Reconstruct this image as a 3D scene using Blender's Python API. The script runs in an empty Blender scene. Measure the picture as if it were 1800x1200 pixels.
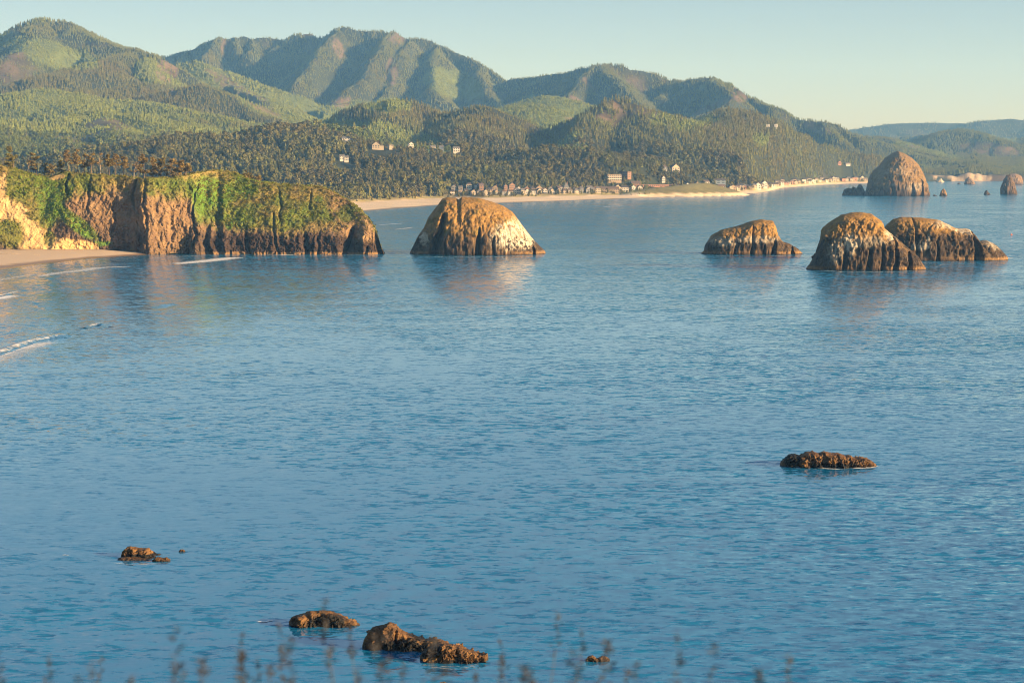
import bpy, math, random
import numpy as np
from mathutils import Vector, Matrix
random.seed(7); RS = np.random.RandomState(7)
S = bpy.context.scene
C = S.collection

# ------------------------------------------------------------------ camera, sky, sun, exposure
CAM_H = 60.0; F = 3900.0; HOR = 280.0
TH = math.atan((600 - HOR) / F); CT, ST = math.cos(TH), math.sin(TH)
cd = bpy.data.cameras.new('camera'); cam = bpy.data.objects.new('camera', cd); C.objects.link(cam)
cam.location = (0, 0, CAM_H); cam.rotation_euler = (math.pi / 2 - TH, 0, 0)
cd.sensor_width = 36; cd.lens = 36 * F / 1800; cd.clip_start = 0.1; cd.clip_end = 60000
cd.dof.use_dof = True; cd.dof.focus_distance = 1200; cd.dof.aperture_fstop = 78 / 10.0
S.camera = cam
SUN_EL, SUN_AZ = 13.0, 113.0          # azimuth clockwise from +Y (the view direction)
w = bpy.data.worlds.new('World'); S.world = w; w.use_nodes = True
nt = w.node_tree; bg = nt.nodes['Background']
sky = nt.nodes.new('ShaderNodeTexSky'); sky.sky_type = 'NISHITA'; sky.sun_disc = False
sky.sun_elevation = math.radians(SUN_EL); sky.sun_rotation = math.radians(SUN_AZ)
sky.altitude = 0; sky.air_density = 1.0; sky.dust_density = 0.6; sky.ozone_density = 1.0
tc = nt.nodes.new('ShaderNodeTexCoord')
# a thin warm band at the horizon under an even blue: height above the horizon is compressed smoothly, z' = a z / (|z| + b)
sx_ = nt.nodes.new('ShaderNodeSeparateXYZ'); nt.links.new(tc.outputs['Generated'], sx_.inputs[0])
def _m(op, a, b):
    q = nt.nodes.new('ShaderNodeMath'); q.operation = op
    for k, v in ((0, a), (1, b)):
        if isinstance(v, float): q.inputs[k].default_value = v
        elif v is not None: nt.links.new(v, q.inputs[k])
    return q.outputs[0]
zz = _m('DIVIDE', _m('MULTIPLY', sx_.outputs['Z'], 0.75), _m('ADD', _m('ABSOLUTE', sx_.outputs['Z'], None), 0.30))
cx_ = nt.nodes.new('ShaderNodeCombineXYZ'); nt.links.new(sx_.outputs['X'], cx_.inputs['X']); nt.links.new(sx_.outputs['Y'], cx_.inputs['Y']); nt.links.new(zz, cx_.inputs['Z'])
nv_ = nt.nodes.new('ShaderNodeVectorMath'); nv_.operation = 'NORMALIZE'; nt.links.new(cx_.outputs[0], nv_.inputs[0]); nt.links.new(nv_.outputs[0], sky.inputs[0])
hs = nt.nodes.new('ShaderNodeHueSaturation'); hs.inputs['Saturation'].default_value = 1.38
gm = nt.nodes.new('ShaderNodeGamma'); gm.inputs['Gamma'].default_value = 0.68
nt.links.new(sky.outputs[0], gm.inputs['Color']); nt.links.new(gm.outputs[0], hs.inputs['Color']); tn = nt.nodes.new('ShaderNodeVectorMath'); tn.operation = 'MULTIPLY'; tn.inputs[1].default_value = (0.97, 0.95, 1.02)
nt.links.new(hs.outputs[0], tn.inputs[0]); nt.links.new(tn.outputs[0], bg.inputs[0])
bg.inputs[1].default_value = 0.083
sl = bpy.data.lights.new('sun', 'SUN'); sl.energy = 5.0; sl.angle = math.radians(0.5); sl.color = (1.0, 0.75, 0.45)
so = bpy.data.objects.new('sun', sl); C.objects.link(so)
az, el = math.radians(SUN_AZ), math.radians(SUN_EL)
sdir = Vector((math.sin(az) * math.cos(el), math.cos(az) * math.cos(el), math.sin(el)))
so.rotation_euler = sdir.to_track_quat('Z', 'Y').to_euler(); so.location = (200, -200, 300)
S.view_settings.view_transform = 'Standard'; S.view_settings.look = 'None'
S.view_settings.gamma = 1; S.view_settings.exposure = 1.58; S.view_settings.use_curve_mapping = False
S.render.engine = 'CYCLES'
S.cycles.max_bounces = 6; S.cycles.diffuse_bounces = 2; S.cycles.glossy_bounces = 2; S.cycles.transparent_max_bounces = 8
S.cycles.volume_bounces = 0; S.cycles.use_denoising = True; S.cycles.pixel_filter_type = 'BLACKMAN_HARRIS'; S.cycles.filter_width = 1.0

# ------------------------------------------------------------------ places: where a sight line meets the land or the sea
def ray(px, py):
    px = np.asarray(px, float); py = np.asarray(py, float)
    dx = (px - 900) / F; dy = (600 - py) / F; den = CT + dy * ST
    return dx / den, (dy * CT - ST) / den
def P(px, py, D):
    a, e = ray(px, py); return a * D, D, CAM_H + e * D
def W(px, py, z=0.0):
    a, e = ray(px, py); Y = (z - CAM_H) / e
    return a * Y, Y
def a_of(px): return ray(px, 300.0)[0]
def proj(X, Y, Z):
    a = X / Y; e = (Z - CAM_H) / Y; f = CT - e * ST
    return 900 + F * a / f, 600 - F * (ST + e * CT) / f

# ------------------------------------------------------------------ noise
_r = np.random.RandomState(3); _perm = _r.permutation(256); _perm = np.concatenate([_perm, _perm, _perm]); _val = _r.rand(256) * 2 - 1
def vnoise(x, y, z=0.0, seed=0):
    x = np.asarray(x, float) + seed * 17.13; y = np.asarray(y, float) + seed * 7.7; z = np.asarray(z, float) + seed * 3.3
    x, y, z = np.broadcast_arrays(x, y, z)
    xi = np.floor(x).astype(int); yi = np.floor(y).astype(int); zi = np.floor(z).astype(int)
    fx, fy, fz = x - xi, y - yi, z - zi
    fx = fx * fx * (3 - 2 * fx); fy = fy * fy * (3 - 2 * fy); fz = fz * fz * (3 - 2 * fz)
    def h(i, j, k): return _val[_perm[_perm[_perm[i & 255] + (j & 255)] + (k & 255)]]
    r = 0
    for di in (0, 1):
        wx = fx if di else 1 - fx
        for dj in (0, 1):
            wy = fy if dj else 1 - fy
            for dk in (0, 1):
                wz = fz if dk else 1 - fz
                r = r + wx * wy * wz * h(xi + di, yi + dj, zi + dk)
    return r
def fbm(x, y, z=0.0, oct=4, seed=0, gain=0.5):
    r = 0; a = 1; f = 1; t = 0
    for o in range(oct):
        r = r + a * vnoise(x * f, y * f, z * f, seed + o * 5); t += a; a *= gain; f *= 2.03
    return r / t
def ridged(x, y, z=0.0, oct=4, seed=0):
    r = 0; a = 1; f = 1; t = 0
    for o in range(oct):
        r = r + a * (1 - np.abs(vnoise(x * f, y * f, z * f, seed + o * 5)) * 2); t += a; a *= 0.5; f *= 2.03
    return r / t
def worley(x, y, z, seed=0):
    """nearest and second nearest cell distance and the nearest cell's own random value"""
    sh = x.shape; x = x.ravel() + seed * 3.1; y = y.ravel() + seed * 1.7; z = z.ravel() + seed * .9
    xi = np.floor(x).astype(int); yi = np.floor(y).astype(int); zi = np.floor(z).astype(int); f1 = np.full(x.shape, 9.); f2 = np.full(x.shape, 9.); cv = np.zeros(x.shape)
    for i in (-1, 0, 1):
        for j in (-1, 0, 1):
            for k in (-1, 0, 1):
                h = _perm[_perm[_perm[(xi + i) & 255] + ((yi + j) & 255)] + ((zi + k) & 255)]
                dx = xi + i + .5 + .45 * _val[h] - x; dy = yi + j + .5 + .45 * _val[(h + 57) & 255] - y; dz = zi + k + .5 + .45 * _val[(h + 111) & 255] - z
                d = np.sqrt(dx * dx + dy * dy + dz * dz); m = d < f1; f2 = np.where(m, f1, np.minimum(f2, d)); cv = np.where(m, _val[(h + 31) & 255], cv); f1 = np.where(m, d, f1)
    return f1.reshape(sh), f2.reshape(sh), cv.reshape(sh)
def blocks(X, Y, Z, f, seed, zs=.7):
    wq = .5 * fbm(X * f * 1.5, Y * f * 1.5, Z * f * 1.5, 2, seed + 50); f1, f2, c = worley(X * f + wq, Y * f + wq, Z * f * zs + wq, seed)
    return .9 * c * np.clip((f2 - f1) * 5, 0, 1) - .8 * (1 - sstep(0, .14, f2 - f1)) + .5 * (.5 - f1)
def sstep(a, b, x):
    t = np.clip((x - a) / (b - a), 0, 1); return t * t * (3 - 2 * t)
def interp(x, pts):
    p = sorted(pts); return np.interp(x, [q[0] for q in p], [q[1] for q in p])

# ------------------------------------------------------------------ materials
def newmat(name):
    m = bpy.data.materials.new(name); m.use_nodes = True; n = m.node_tree.nodes
    return m, n, m.node_tree.links, n['Principled BSDF']
def mat_plain(name, col, rough=0.8, nscale=0.0, namt=0.2, metallic=0.0):
    m, n, l, b = newmat(name)
    b.inputs['Base Color'].default_value = (*col, 1); b.inputs['Roughness'].default_value = rough; b.inputs['Metallic'].default_value = metallic
    b.inputs['Specular IOR Level'].default_value = 0.3
    if nscale:
        t = n.new('ShaderNodeTexCoord'); z = n.new('ShaderNodeTexNoise'); z.inputs['Scale'].default_value = nscale; z.inputs['Detail'].default_value = 5
        l.new(t.outputs['Object'], z.inputs['Vector'])
        r = n.new('ShaderNodeMapRange'); r.inputs['From Min'].default_value = 0.3; r.inputs['From Max'].default_value = 0.7
        r.inputs['To Min'].default_value = 1 - namt; r.inputs['To Max'].default_value = 1 + namt
        l.new(z.outputs['Fac'], r.inputs['Value'])
        x = n.new('ShaderNodeVectorMath'); x.operation = 'SCALE'; x.inputs[0].default_value = col
        l.new(r.outputs[0], x.inputs['Scale']); l.new(x.outputs[0], b.inputs['Base Color'])
    return m
def mat_attr(name, rough=0.9, scale=0.5, amt=0.35, bump=0.3, bdist=1.0, stretch=(1, 1, 0.5), scale2=3.0, amt2=0.25, hue=0.0):
    """albedo from the surface's own colour attribute, varied by fine grain and roughened by relief"""
    m, n, l, b = newmat(name)
    at = n.new('ShaderNodeAttribute'); at.attribute_name = 'Col'
    g = n.new('ShaderNodeNewGeometry'); mp = n.new('ShaderNodeMapping'); mp.inputs['Scale'].default_value = stretch
    l.new(g.outputs['Position'], mp.inputs['Vector'])
    def noise(s):
        z = n.new('ShaderNodeTexNoise'); z.inputs['Scale'].default_value = s; z.inputs['Detail'].default_value = 6; z.inputs['Roughness'].default_value = 0.65
        l.new(mp.outputs[0], z.inputs['Vector']); return z
    z1, z2 = noise(scale), noise(scale2)
    def rng(z, a):
        r = n.new('ShaderNodeMapRange'); r.inputs['From Min'].default_value = 0.3; r.inputs['From Max'].default_value = 0.7
        r.inputs['To Min'].default_value = 1 - a; r.inputs['To Max'].default_value = 1 + a; l.new(z.outputs['Fac'], r.inputs['Value']); return r
    mu = n.new('ShaderNodeMath'); mu.operation = 'MULTIPLY'
    l.new(rng(z1, amt).outputs[0], mu.inputs[0]); l.new(rng(z2, amt2).outputs[0], mu.inputs[1])
    x = n.new('ShaderNodeVectorMath'); x.operation = 'SCALE'; l.new(at.outputs['Color'], x.inputs[0]); l.new(mu.outputs[0], x.inputs['Scale'])
    l.new(x.outputs[0], b.inputs['Base Color'])
    b.inputs['Roughness'].default_value = rough; b.inputs['Specular IOR Level'].default_value = 0.2
    if bump:
        bp = n.new('ShaderNodeBump'); bp.inputs['Strength'].default_value = bump; bp.inputs['Distance'].default_value = bdist
        l.new(z2.outputs['Fac'], bp.inputs['Height']); l.new(bp.outputs[0], b.inputs['Normal'])
    return m

# ------------------------------------------------------------------ object helpers
def mesh_from(name, verts, faces, mats=None, smooth=False, col=None):
    me = bpy.data.meshes.new(name)
    verts = np.asarray(verts, np.float32); faces = np.asarray(faces) if not isinstance(faces, list) else faces
    if isinstance(faces, np.ndarray):
        nf, k = faces.shape
        me.vertices.add(len(verts)); me.vertices.foreach_set('co', verts.ravel())
        me.loops.add(nf * k); me.loops.foreach_set('vertex_index', faces.ravel().astype(np.int32))
        me.polygons.add(nf); me.polygons.foreach_set('loop_start', np.arange(0, nf * k, k, dtype=np.int32))
        me.update(calc_edges=True)
    else:
        me.from_pydata([tuple(v) for v in verts], [], faces)
    if smooth: me.polygons.foreach_set('use_smooth', np.ones(len(me.polygons), bool))
    if col is not None:
        at = me.color_attributes.new('Col', 'FLOAT_COLOR', 'POINT')
        c4 = np.ones((len(verts), 4), np.float32); c4[:, :3] = col; at.data.foreach_set('color', c4.ravel())
    for m in (mats or []): me.materials.append(m)
    me.validate()
    return me
def link(name, me, parent=None, loc=None, coll=None):
    o = bpy.data.objects.new(name, me); (coll or C).objects.link(o)
    if parent: o.parent = parent
    if loc is not None: o.location = loc
    return o
def tag(o, label=None, cat=None, group=None, kind=None):
    if label: o['label'] = label
    if cat: o['category'] = cat
    if group: o['group'] = group
    if kind: o['kind'] = kind
    return o
def grid_faces(nu, nv, keep=None):
    i = np.arange(nu - 1)[:, None]; j = np.arange(nv - 1)[None, :]
    a = i * nv + j; f = np.stack([a, a + nv, a + nv + 1, a + 1], -1).reshape(-1, 4)
    return f if keep is None else f[keep.reshape(-1)]
def compact(V, Fc, col=None):
    u, inv = np.unique(Fc, return_inverse=True)
    return V[u], inv.reshape(Fc.shape), (None if col is None else col[u])
def instances(name, templates, pts, scl, rot, kind, tint, label, cat, tilt=None):
    coll = bpy.data.collections.new(name + '_kinds')
    for k, me in enumerate(templates):
        o = bpy.data.objects.new('%s_kind' % name, me); o.name = '%s_kind_%02d' % (name, k); coll.objects.link(o)
    me = bpy.data.meshes.new(name); me.vertices.add(len(pts)); me.vertices.foreach_set('co', np.asarray(pts, np.float32).ravel())
    for nm, arr in (('scl', scl), ('rot', rot), ('tint', tint)):
        a = me.attributes.new(nm, 'FLOAT', 'POINT'); a.data.foreach_set('value', np.asarray(arr, np.float32))
    a = me.attributes.new('kindi', 'INT', 'POINT'); a.data.foreach_set('value', np.asarray(kind, np.int32))
    o = link(name, me); tag(o, label, cat, kind='stuff')
    g = bpy.data.node_groups.new(name + '_scatter', 'GeometryNodeTree')
    g.interface.new_socket('Geometry', in_out='INPUT', socket_type='NodeSocketGeometry'); g.interface.new_socket('Geometry', in_out='OUTPUT', socket_type='NodeSocketGeometry')
    n = g.nodes; l = g.links
    gi = n.new('NodeGroupInput'); go = n.new('NodeGroupOutput'); ip = n.new('GeometryNodeInstanceOnPoints')
    ci = n.new('GeometryNodeCollectionInfo'); ci.inputs['Collection'].default_value = coll
    ci.inputs['Separate Children'].default_value = True; ci.inputs['Reset Children'].default_value = True
    m2p = n.new('GeometryNodeMeshToPoints'); l.new(gi.outputs[0], m2p.inputs['Mesh'])
    l.new(m2p.outputs[0], ip.inputs['Points']); l.new(ci.outputs[0], ip.inputs['Instance']); ip.inputs['Pick Instance'].default_value = True
    def attr(nm, t):
        q = n.new('GeometryNodeInputNamedAttribute'); q.data_type = t; q.inputs['Name'].default_value = nm; return q
    l.new(attr('kindi', 'INT').outputs['Attribute'], ip.inputs['Instance Index'])
    cx = n.new('ShaderNodeCombineXYZ'); l.new(attr('rot', 'FLOAT').outputs['Attribute'], cx.inputs['Z']); l.new(cx.outputs[0], ip.inputs['Rotation'])
    l.new(attr('scl', 'FLOAT').outputs['Attribute'], ip.inputs['Scale']); l.new(ip.outputs[0], go.inputs[0])
    md = o.modifiers.new('scatter', 'NODES'); md.node_group = g
    return o

# ------------------------------------------------------------------ the sea
def water_material():
    m, n, l, b = newmat('sea_water')
    b.inputs['Base Color'].default_value = (0.005, 0.122, 0.245, 1); b.inputs['Roughness'].default_value = 0.08; b.inputs['IOR'].default_value = 1.85
    g = n.new('ShaderNodeNewGeometry')
    def slope(scale, sx, sy, rotz, detail, amp):
        mp = n.new('ShaderNodeMapping'); mp.inputs['Scale'].default_value = (sx, sy, 1); mp.inputs['Rotation'].default_value = (0, 0, math.radians(rotz))
        l.new(g.outputs['Position'], mp.inputs['Vector'])
        z = n.new('ShaderNodeTexNoise'); z.inputs['Scale'].default_value = scale; z.inputs['Detail'].default_value = detail; z.inputs['Roughness'].default_value = 0.55
        l.new(mp.outputs[0], z.inputs['Vector'])
        s = n.new('ShaderNodeVectorMath'); s.operation = 'SUBTRACT'; s.inputs[1].default_value = (0.5, 0.5, 0.5); l.new(z.outputs['Color'], s.inputs[0])
        x = n.new('ShaderNodeVectorMath'); x.operation = 'MULTIPLY'; x.inputs[1].default_value = (amp * 0.7, amp, 0); l.new(s.outputs[0], x.inputs[0])
        return x
    def add(a, c):
        q = n.new('ShaderNodeVectorMath'); q.operation = 'ADD'; l.new(a.outputs[0], q.inputs[0]); l.new(c.outputs[0], q.inputs[1]); return q
    s = add(slope(0.50, 0.55, 1.0, 12, 3, 1.25), add(slope(1.4, 0.6, 1.0, -14, 3, 1.0), slope(0.05, 0.35, 1.0, -14, 3, 0.30)))
    # calmer and livelier patches of wind
    mp = n.new('ShaderNodeMapping'); mp.inputs['Scale'].default_value = (0.6, 0.5, 1); mp.inputs['Rotation'].default_value = (0, 0, math.radians(20)); l.new(g.outputs['Position'], mp.inputs['Vector'])
    z = n.new('ShaderNodeTexNoise'); z.inputs['Scale'].default_value = 0.006; z.inputs['Detail'].default_value = 5; z.inputs['Distortion'].default_value = 1.2; l.new(mp.outputs[0], z.inputs['Vector'])
    r = n.new('ShaderNodeMapRange'); r.inputs['From Min'].default_value = 0.34; r.inputs['From Max'].default_value = 0.52; r.inputs['To Min'].default_value = 0.48; r.inputs['To Max'].default_value = 1.15
    l.new(z.outputs['Fac'], r.inputs['Value'])
    # sheltered water near the sand and under the headland (left) is smoother
    sp = n.new('ShaderNodeSeparateXYZ'); l.new(g.outputs['Position'], sp.inputs[0])
    sh = n.new('ShaderNodeMapRange'); sh.inputs['From Min'].default_value = -330; sh.inputs['From Max'].default_value = 120; sh.inputs['To Min'].default_value = 0.95; sh.inputs['To Max'].default_value = 1.0
    l.new(sp.outputs['X'], sh.inputs['Value'])
    mu = n.new('ShaderNodeMath'); mu.operation = 'MULTIPLY'; l.new(r.outputs[0], mu.inputs[0]); l.new(sh.outputs[0], mu.inputs[1])
    # the open sea away from the cove is more wind-ruffled
    ma = n.new('ShaderNodeMath'); ma.operation = 'MULTIPLY_ADD'; ma.inputs[1].default_value = 0.6; l.new(sp.outputs['Y'], ma.inputs[0]); l.new(sp.outputs['X'], ma.inputs[2])
    rf = n.new('ShaderNodeMapRange'); rf.inputs['From Min'].default_value = 300; rf.inputs['From Max'].default_value = 1250; rf.inputs['To Min'].default_value = 1.0; rf.inputs['To Max'].default_value = 2.1; l.new(ma.outputs[0], rf.inputs['Value'])
    # long curving slicks where the surface lies smooth
    z4 = n.new('ShaderNodeTexNoise'); z4.inputs['Scale'].default_value = 0.0035; z4.inputs['Detail'].default_value = 3; z4.inputs['Distortion'].default_value = 1.8; l.new(mp.outputs[0], z4.inputs['Vector'])
    z5 = n.new('ShaderNodeMath'); z5.operation = 'SUBTRACT'; z5.inputs[1].default_value = 0.47; l.new(z4.outputs['Fac'], z5.inputs[0]); z6 = n.new('ShaderNodeMath'); z6.operation = 'ABSOLUTE'; l.new(z5.outputs[0], z6.inputs[0])
    z7 = n.new('ShaderNodeMapRange'); z7.inputs['From Min'].default_value = 0.006; z7.inputs['From Max'].default_value = 0.03; z7.inputs['To Min'].default_value = 0.55; z7.inputs['To Max'].default_value = 1.0; l.new(z6.outputs[0], z7.inputs['Value'])
    z8 = n.new('ShaderNodeMath'); z8.operation = 'MULTIPLY'; l.new(mu.outputs[0], z8.inputs[0]); l.new(z7.outputs[0], z8.inputs[1]); mu = z8
    mw = n.new('ShaderNodeMath'); mw.operation = 'MULTIPLY'; l.new(mu.outputs[0], mw.inputs[0]); l.new(rf.outputs[0], mw.inputs[1]); mu = mw
    sc = n.new('ShaderNodeVectorMath'); sc.operation = 'SCALE'; l.new(s.outputs[0], sc.inputs[0]); l.new(mu.outputs[0], sc.inputs['Scale'])
    # at this low angle only the wave faces turned to the shore are seen
    q1 = n.new('ShaderNodeSeparateXYZ'); l.new(sc.outputs[0], q1.inputs[0])
    def mm(op, a, c=None, k=None):
        q = n.new('ShaderNodeMath'); q.operation = op; l.new(a.outputs[0], q.inputs[0])
        if c is not None: l.new(c.outputs[0], q.inputs[1])
        elif k is not None: q.inputs[1].default_value = k
        return q
    q0 = n.new('ShaderNodeMath'); q0.operation = 'ADD'; q0.inputs[1].default_value = 0.05; l.new(q1.outputs['Y'], q0.inputs[0])
    q3 = mm('MULTIPLY', mm('SUBTRACT', q0, mm('SQRT', mm('ADD', mm('MULTIPLY', q0, q0), None, 0.0007))), None, 0.8)
    q4 = n.new('ShaderNodeCombineXYZ'); l.new(q1.outputs['X'], q4.inputs['X']); l.new(q3.outputs[0], q4.inputs['Y'])
    up = n.new('ShaderNodeVectorMath'); up.operation = 'ADD'; up.inputs[1].default_value = (0, 0, 1); l.new(q4.outputs[0], up.inputs[0])
    nm = n.new('ShaderNodeVectorMath'); nm.operation = 'NORMALIZE'; l.new(up.outputs[0], nm.inputs[0]); l.new(nm.outputs[0], b.inputs['Normal'])
    return m
M_water = water_material()
sea = link('sea', mesh_from('sea', [(-7000, -350, 0), (7000, -350, 0), (7000, 16500, 0), (-7000, 16500, 0)], [(0, 1, 2, 3)], [M_water]))
tag(sea, 'calm blue sea of the bay with small wind ripples', kind='structure')

# ------------------------------------------------------------------ land beyond the bay: ridge lines and spurs
SHORE = [(-600, 2250), (540, 2330), (600, 2430), (630, 2543), (665, 2640), (700, 2720), (760, 2880), (850, 3000), (1000, 3240), (1150, 3490), (1285, 3774), (1325, 3900),
         (1350, 4130), (1375, 4650), (1440, 5200), (1480, 5441), (1530, 5571), (1600, 5900), (1640, 6080), (1800, 6200), (2300, 6500)]
DUNE = [(-600, 300), (560, 420), (700, 380), (800, 330), (850, 250), (1000, 180), (1150, 150), (1290, 120), (1335, 150), (1400, 70), (1500, 60), (1600, 30), (1700, 20), (2300, 20)]
_pa = a_of(np.array([-600., 2300.]))
def px_of_a(a): return -600 + (a - _pa[0]) / (_pa[1] - _pa[0]) * 2900
R = []     # owner, points (px, py, D), slope, rounding, tree height, openness
def ridge(own, pts, s=0.35, r=30, th=18, op=0.3): R.append((own, pts, s, r, th, op))
# great back massif
ridge('m', [(230, 120, 8700), (283, 97, 8600), (300, 92, 8600), (330, 84, 8600), (345, 80, 8600), (360, 70, 8600), (385, 61, 8600), (400, 65, 8600), (420, 58, 8600), (450, 57, 8600), (500, 62, 8600), (512, 68, 8600), (518, 55, 8550), (548, 54, 8550), (556, 60, 8550), (578, 62, 8500), (592, 46, 8500), (606, 42, 8500), (640, 50, 8500), (675, 52, 8450), (690, 49, 8450), (712, 60, 8450), (748, 61, 8450), (775, 74, 8400), (812, 90, 8300), (850, 112, 8200), (885, 130, 8100), (932, 158, 8000), (985, 182, 7900), (1040, 205, 7800)], 0.8, 15, 12, 0.1)
for p in ([(595, 46, 8500), (578, 75, 8150), (553, 108, 7850), (530, 140, 7600), (505, 168, 7350), (480, 185, 7200)],
          [(690, 49, 8450), (672, 80, 8100), (660, 110, 7850), (632, 140, 7600), (600, 165, 7400)],
          [(725, 68, 8400), (700, 95, 8050), (690, 130, 7800), (680, 160, 7550), (650, 180, 7400)],
          [(775, 76, 8400), (760, 110, 8000), (765, 140, 7700), (770, 165, 7450)],
          [(850, 113, 8200), (850, 135, 7900), (870, 165, 7600), (890, 180, 7400)],
          [(385, 63, 8600), (362, 85, 8350), (345, 110, 8100), (330, 130, 7900)],
          [(450, 60, 8600), (455, 82, 8450), (440, 92, 8350)], [(498, 64, 8600), (490, 80, 8480)],
          [(325, 86, 8600), (318, 100, 8450), (300, 112, 8300)], [(420, 60, 8600), (418, 88, 8400)]):
    ridge('m', p, 0.8, 10, 10, 0.1)
# left mountain
ridge('m', [(-260, 60, 7200), (-120, 50, 7100), (-40, 58, 7000), (0, 50, 7000), (14, 48, 7000), (35, 34, 7000), (52, 25, 7000), (65, 22, 7000), (80, 25, 7000), (100, 25, 7000), (120, 31, 7000), (138, 41, 6900), (170, 60, 6800), (205, 73, 6600), (235, 79, 6500), (262, 88, 6400), (285, 105, 6350), (306, 124, 6300), (318, 142, 6250), (330, 160, 6200)], 0.42, 25, 18, 0.15)
ridge('m', [(235, 80, 6500), (190, 93, 6250), (150, 102, 6000), (100, 122, 5800), (50, 130, 5700), (-20, 150, 5600)], 0.42, 25, 18, 0.1)
ridge('m', [(262, 90, 6400), (262, 120, 6100), (270, 145, 5900)], 0.45, 20, 15, 0.6)
ridge('m', [(65, 24, 7000), (60, 55, 6700), (50, 80, 6500), (10, 98, 6300), (-60, 110, 6200)], 0.4, 25, 18, 0.3)
ridge('m', [(318, 112, 6900), (345, 108, 6900), (372, 124, 6800), (395, 142, 6700), (425, 155, 6500), (465, 175, 6300), (505, 196, 6000), (540, 212, 5800)], 0.33, 30, 5, 0.95)
# right middle mountain
ridge('m', [(840, 160, 8000), (900, 132, 7900), (940, 129, 7800), (990, 121, 7700), (1030, 112, 7600), (1055, 107, 7600), (1090, 108, 7600), (1105, 115, 7600), (1125, 119, 7600), (1145, 122, 7600), (1178, 136, 7600), (1205, 138, 7500), (1225, 131, 7400), (1242, 129, 7400), (1255, 129, 7400), (1262, 139, 7400), (1285, 143, 7300), (1300, 152, 7200), (1318, 163, 7200), (1345, 175, 7100), (1370, 190, 7000), (1376, 198, 7000), (1410, 205, 6950), (1440, 207, 6900), (1462, 212, 6900), (1485, 228, 6850), (1510, 240, 6800), (1560, 262, 6800)], 0.68, 15, 13, 0.15)
for p in ([(1062, 108, 7600), (1085, 132, 7300), (1115, 160, 7000), (1135, 185, 6800)], [(1000, 121, 7700), (985, 150, 7350), (970, 175, 7100)],
          [(1055, 108, 7600), (1020, 140, 7250), (1000, 165, 7000)], [(1255, 130, 7400), (1290, 160, 7000), (1265, 185, 6750), (1215, 205, 6500)],
          [(1180, 137, 7600), (1170, 165, 7300)], [(1345, 176, 7100), (1365, 205, 6800), (1330, 225, 6600)], [(1440, 208, 6900), (1455, 228, 6700), (1475, 245, 6600)]):
    ridge('m', p, 0.66, 12, 12, 0.3)
# far right hills
ridge('f', [(1440, 232, 12500), (1490, 223, 12500), (1520, 222, 12500), (1530, 219, 12500), (1570, 213, 12500), (1600, 212, 12500), (1660, 212, 12500), (1710, 213, 12500), (1740, 207, 12300), (1775, 205, 12300), (1800, 207, 12300), (1900, 215, 12000), (2050, 235, 12000)], 0.35, 60, 15, 0.1)
ridge('f', [(1500, 250, 10500), (1560, 240, 10300), (1600, 236, 10200), (1640, 232, 10000), (1660, 234, 9800), (1700, 240, 9500), (1760, 238, 9500), (1850, 240, 9500)], 0.3, 40, 12, 0.3)
ridge('f', [(1560, 262, 8800), (1600, 246, 8700), (1640, 232, 8600), (1668, 224, 8500), (1690, 223, 8500), (1725, 233, 8400), (1765, 243, 8300), (1800, 250, 8300), (1900, 265, 8300)], 0.28, 30, 14, 0.25)
ridge('f', [(1500, 235, 8200), (1540, 236, 8200), (1570, 244, 8000), (1600, 254, 7800), (1640, 268, 7600)], 0.28, 30, 8, 0.8)
ridge('f', [(1470, 250, 7300), (1505, 240, 7300), (1530, 238, 7300), (1560, 252, 7200), (1600, 262, 7100), (1640, 272, 7000), (1720, 286, 6900), (1800, 290, 6900), (1950, 292, 6900)], 0.22, 25, 14, 0.4)
# middle hills
ridge('h', [(560, 222, 4700), (600, 205, 4700), (640, 181, 4750), (670, 168, 4750), (700, 164, 4750), (730, 170, 4750), (755, 185, 4700), (778, 194, 4650), (800, 181, 4600), (830, 173, 4600), (850, 175, 4600), (880, 190, 4650), (900, 210, 4700), (930, 230, 4700)], 0.42, 16, 16, 0.1)
ridge('h', [(700, 166, 4750), (680, 195, 4450), (650, 220, 4250)], 0.42, 16, 16, 0.45)
ridge('h', [(835, 175, 4600), (820, 205, 4350), (790, 235, 4150)], 0.34, 20, 20, 0.15)
ridge('h', [(850, 208, 5700), (880, 198, 5600), (910, 186, 5600), (940, 180, 5600), (975, 190, 5600), (1010, 205, 5600), (1050, 222, 5600)], 0.3, 30, 6, 1.0)
ridge('h', [(900, 188, 6400), (930, 179, 6300), (960, 166, 6300), (990, 171, 6300), (1020, 182, 6300), (1060, 195, 6300)], 0.28, 30, 6, 0.95)
ridge('h', [(910, 236, 4500), (950, 224, 4600), (1000, 204, 4650), (1040, 180, 4700), (1068, 166, 4700), (1085, 162, 4700), (1110, 167, 4700), (1150, 186, 4750), (1190, 206, 4800), (1230, 222, 4850)], 0.46, 10, 16, 0.05)
ridge('h', [(1075, 165, 4700), (1040, 200, 4450), (1010, 235, 4250), (990, 262, 4100)], 0.5, 10, 12, 0.4)
ridge('h', [(1110, 168, 4700), (1130, 205, 4450), (1150, 240, 4250), (1160, 265, 4150)], 0.3, 25, 20, 0.3)
ridge('h', [(1120, 240, 4800), (1160, 226, 4900), (1200, 214, 5000), (1245, 200, 5100), (1275, 187, 5200), (1292, 184, 5200), (1312, 190, 5200), (1340, 208, 5250), (1370, 224, 5300), (1420, 238, 5500), (1460, 251, 5700), (1540, 272, 6000), (1600, 288, 6200), (1660, 300, 6350), (1760, 304, 6400), (1900, 304, 6500)], 0.30, 14, 16, 0.1)
ridge('h', [(1290, 186, 5200), (1262, 215, 4900), (1235, 248, 4600), (1210, 280, 4350)], 0.27, 20, 16, 0.6)
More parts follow.
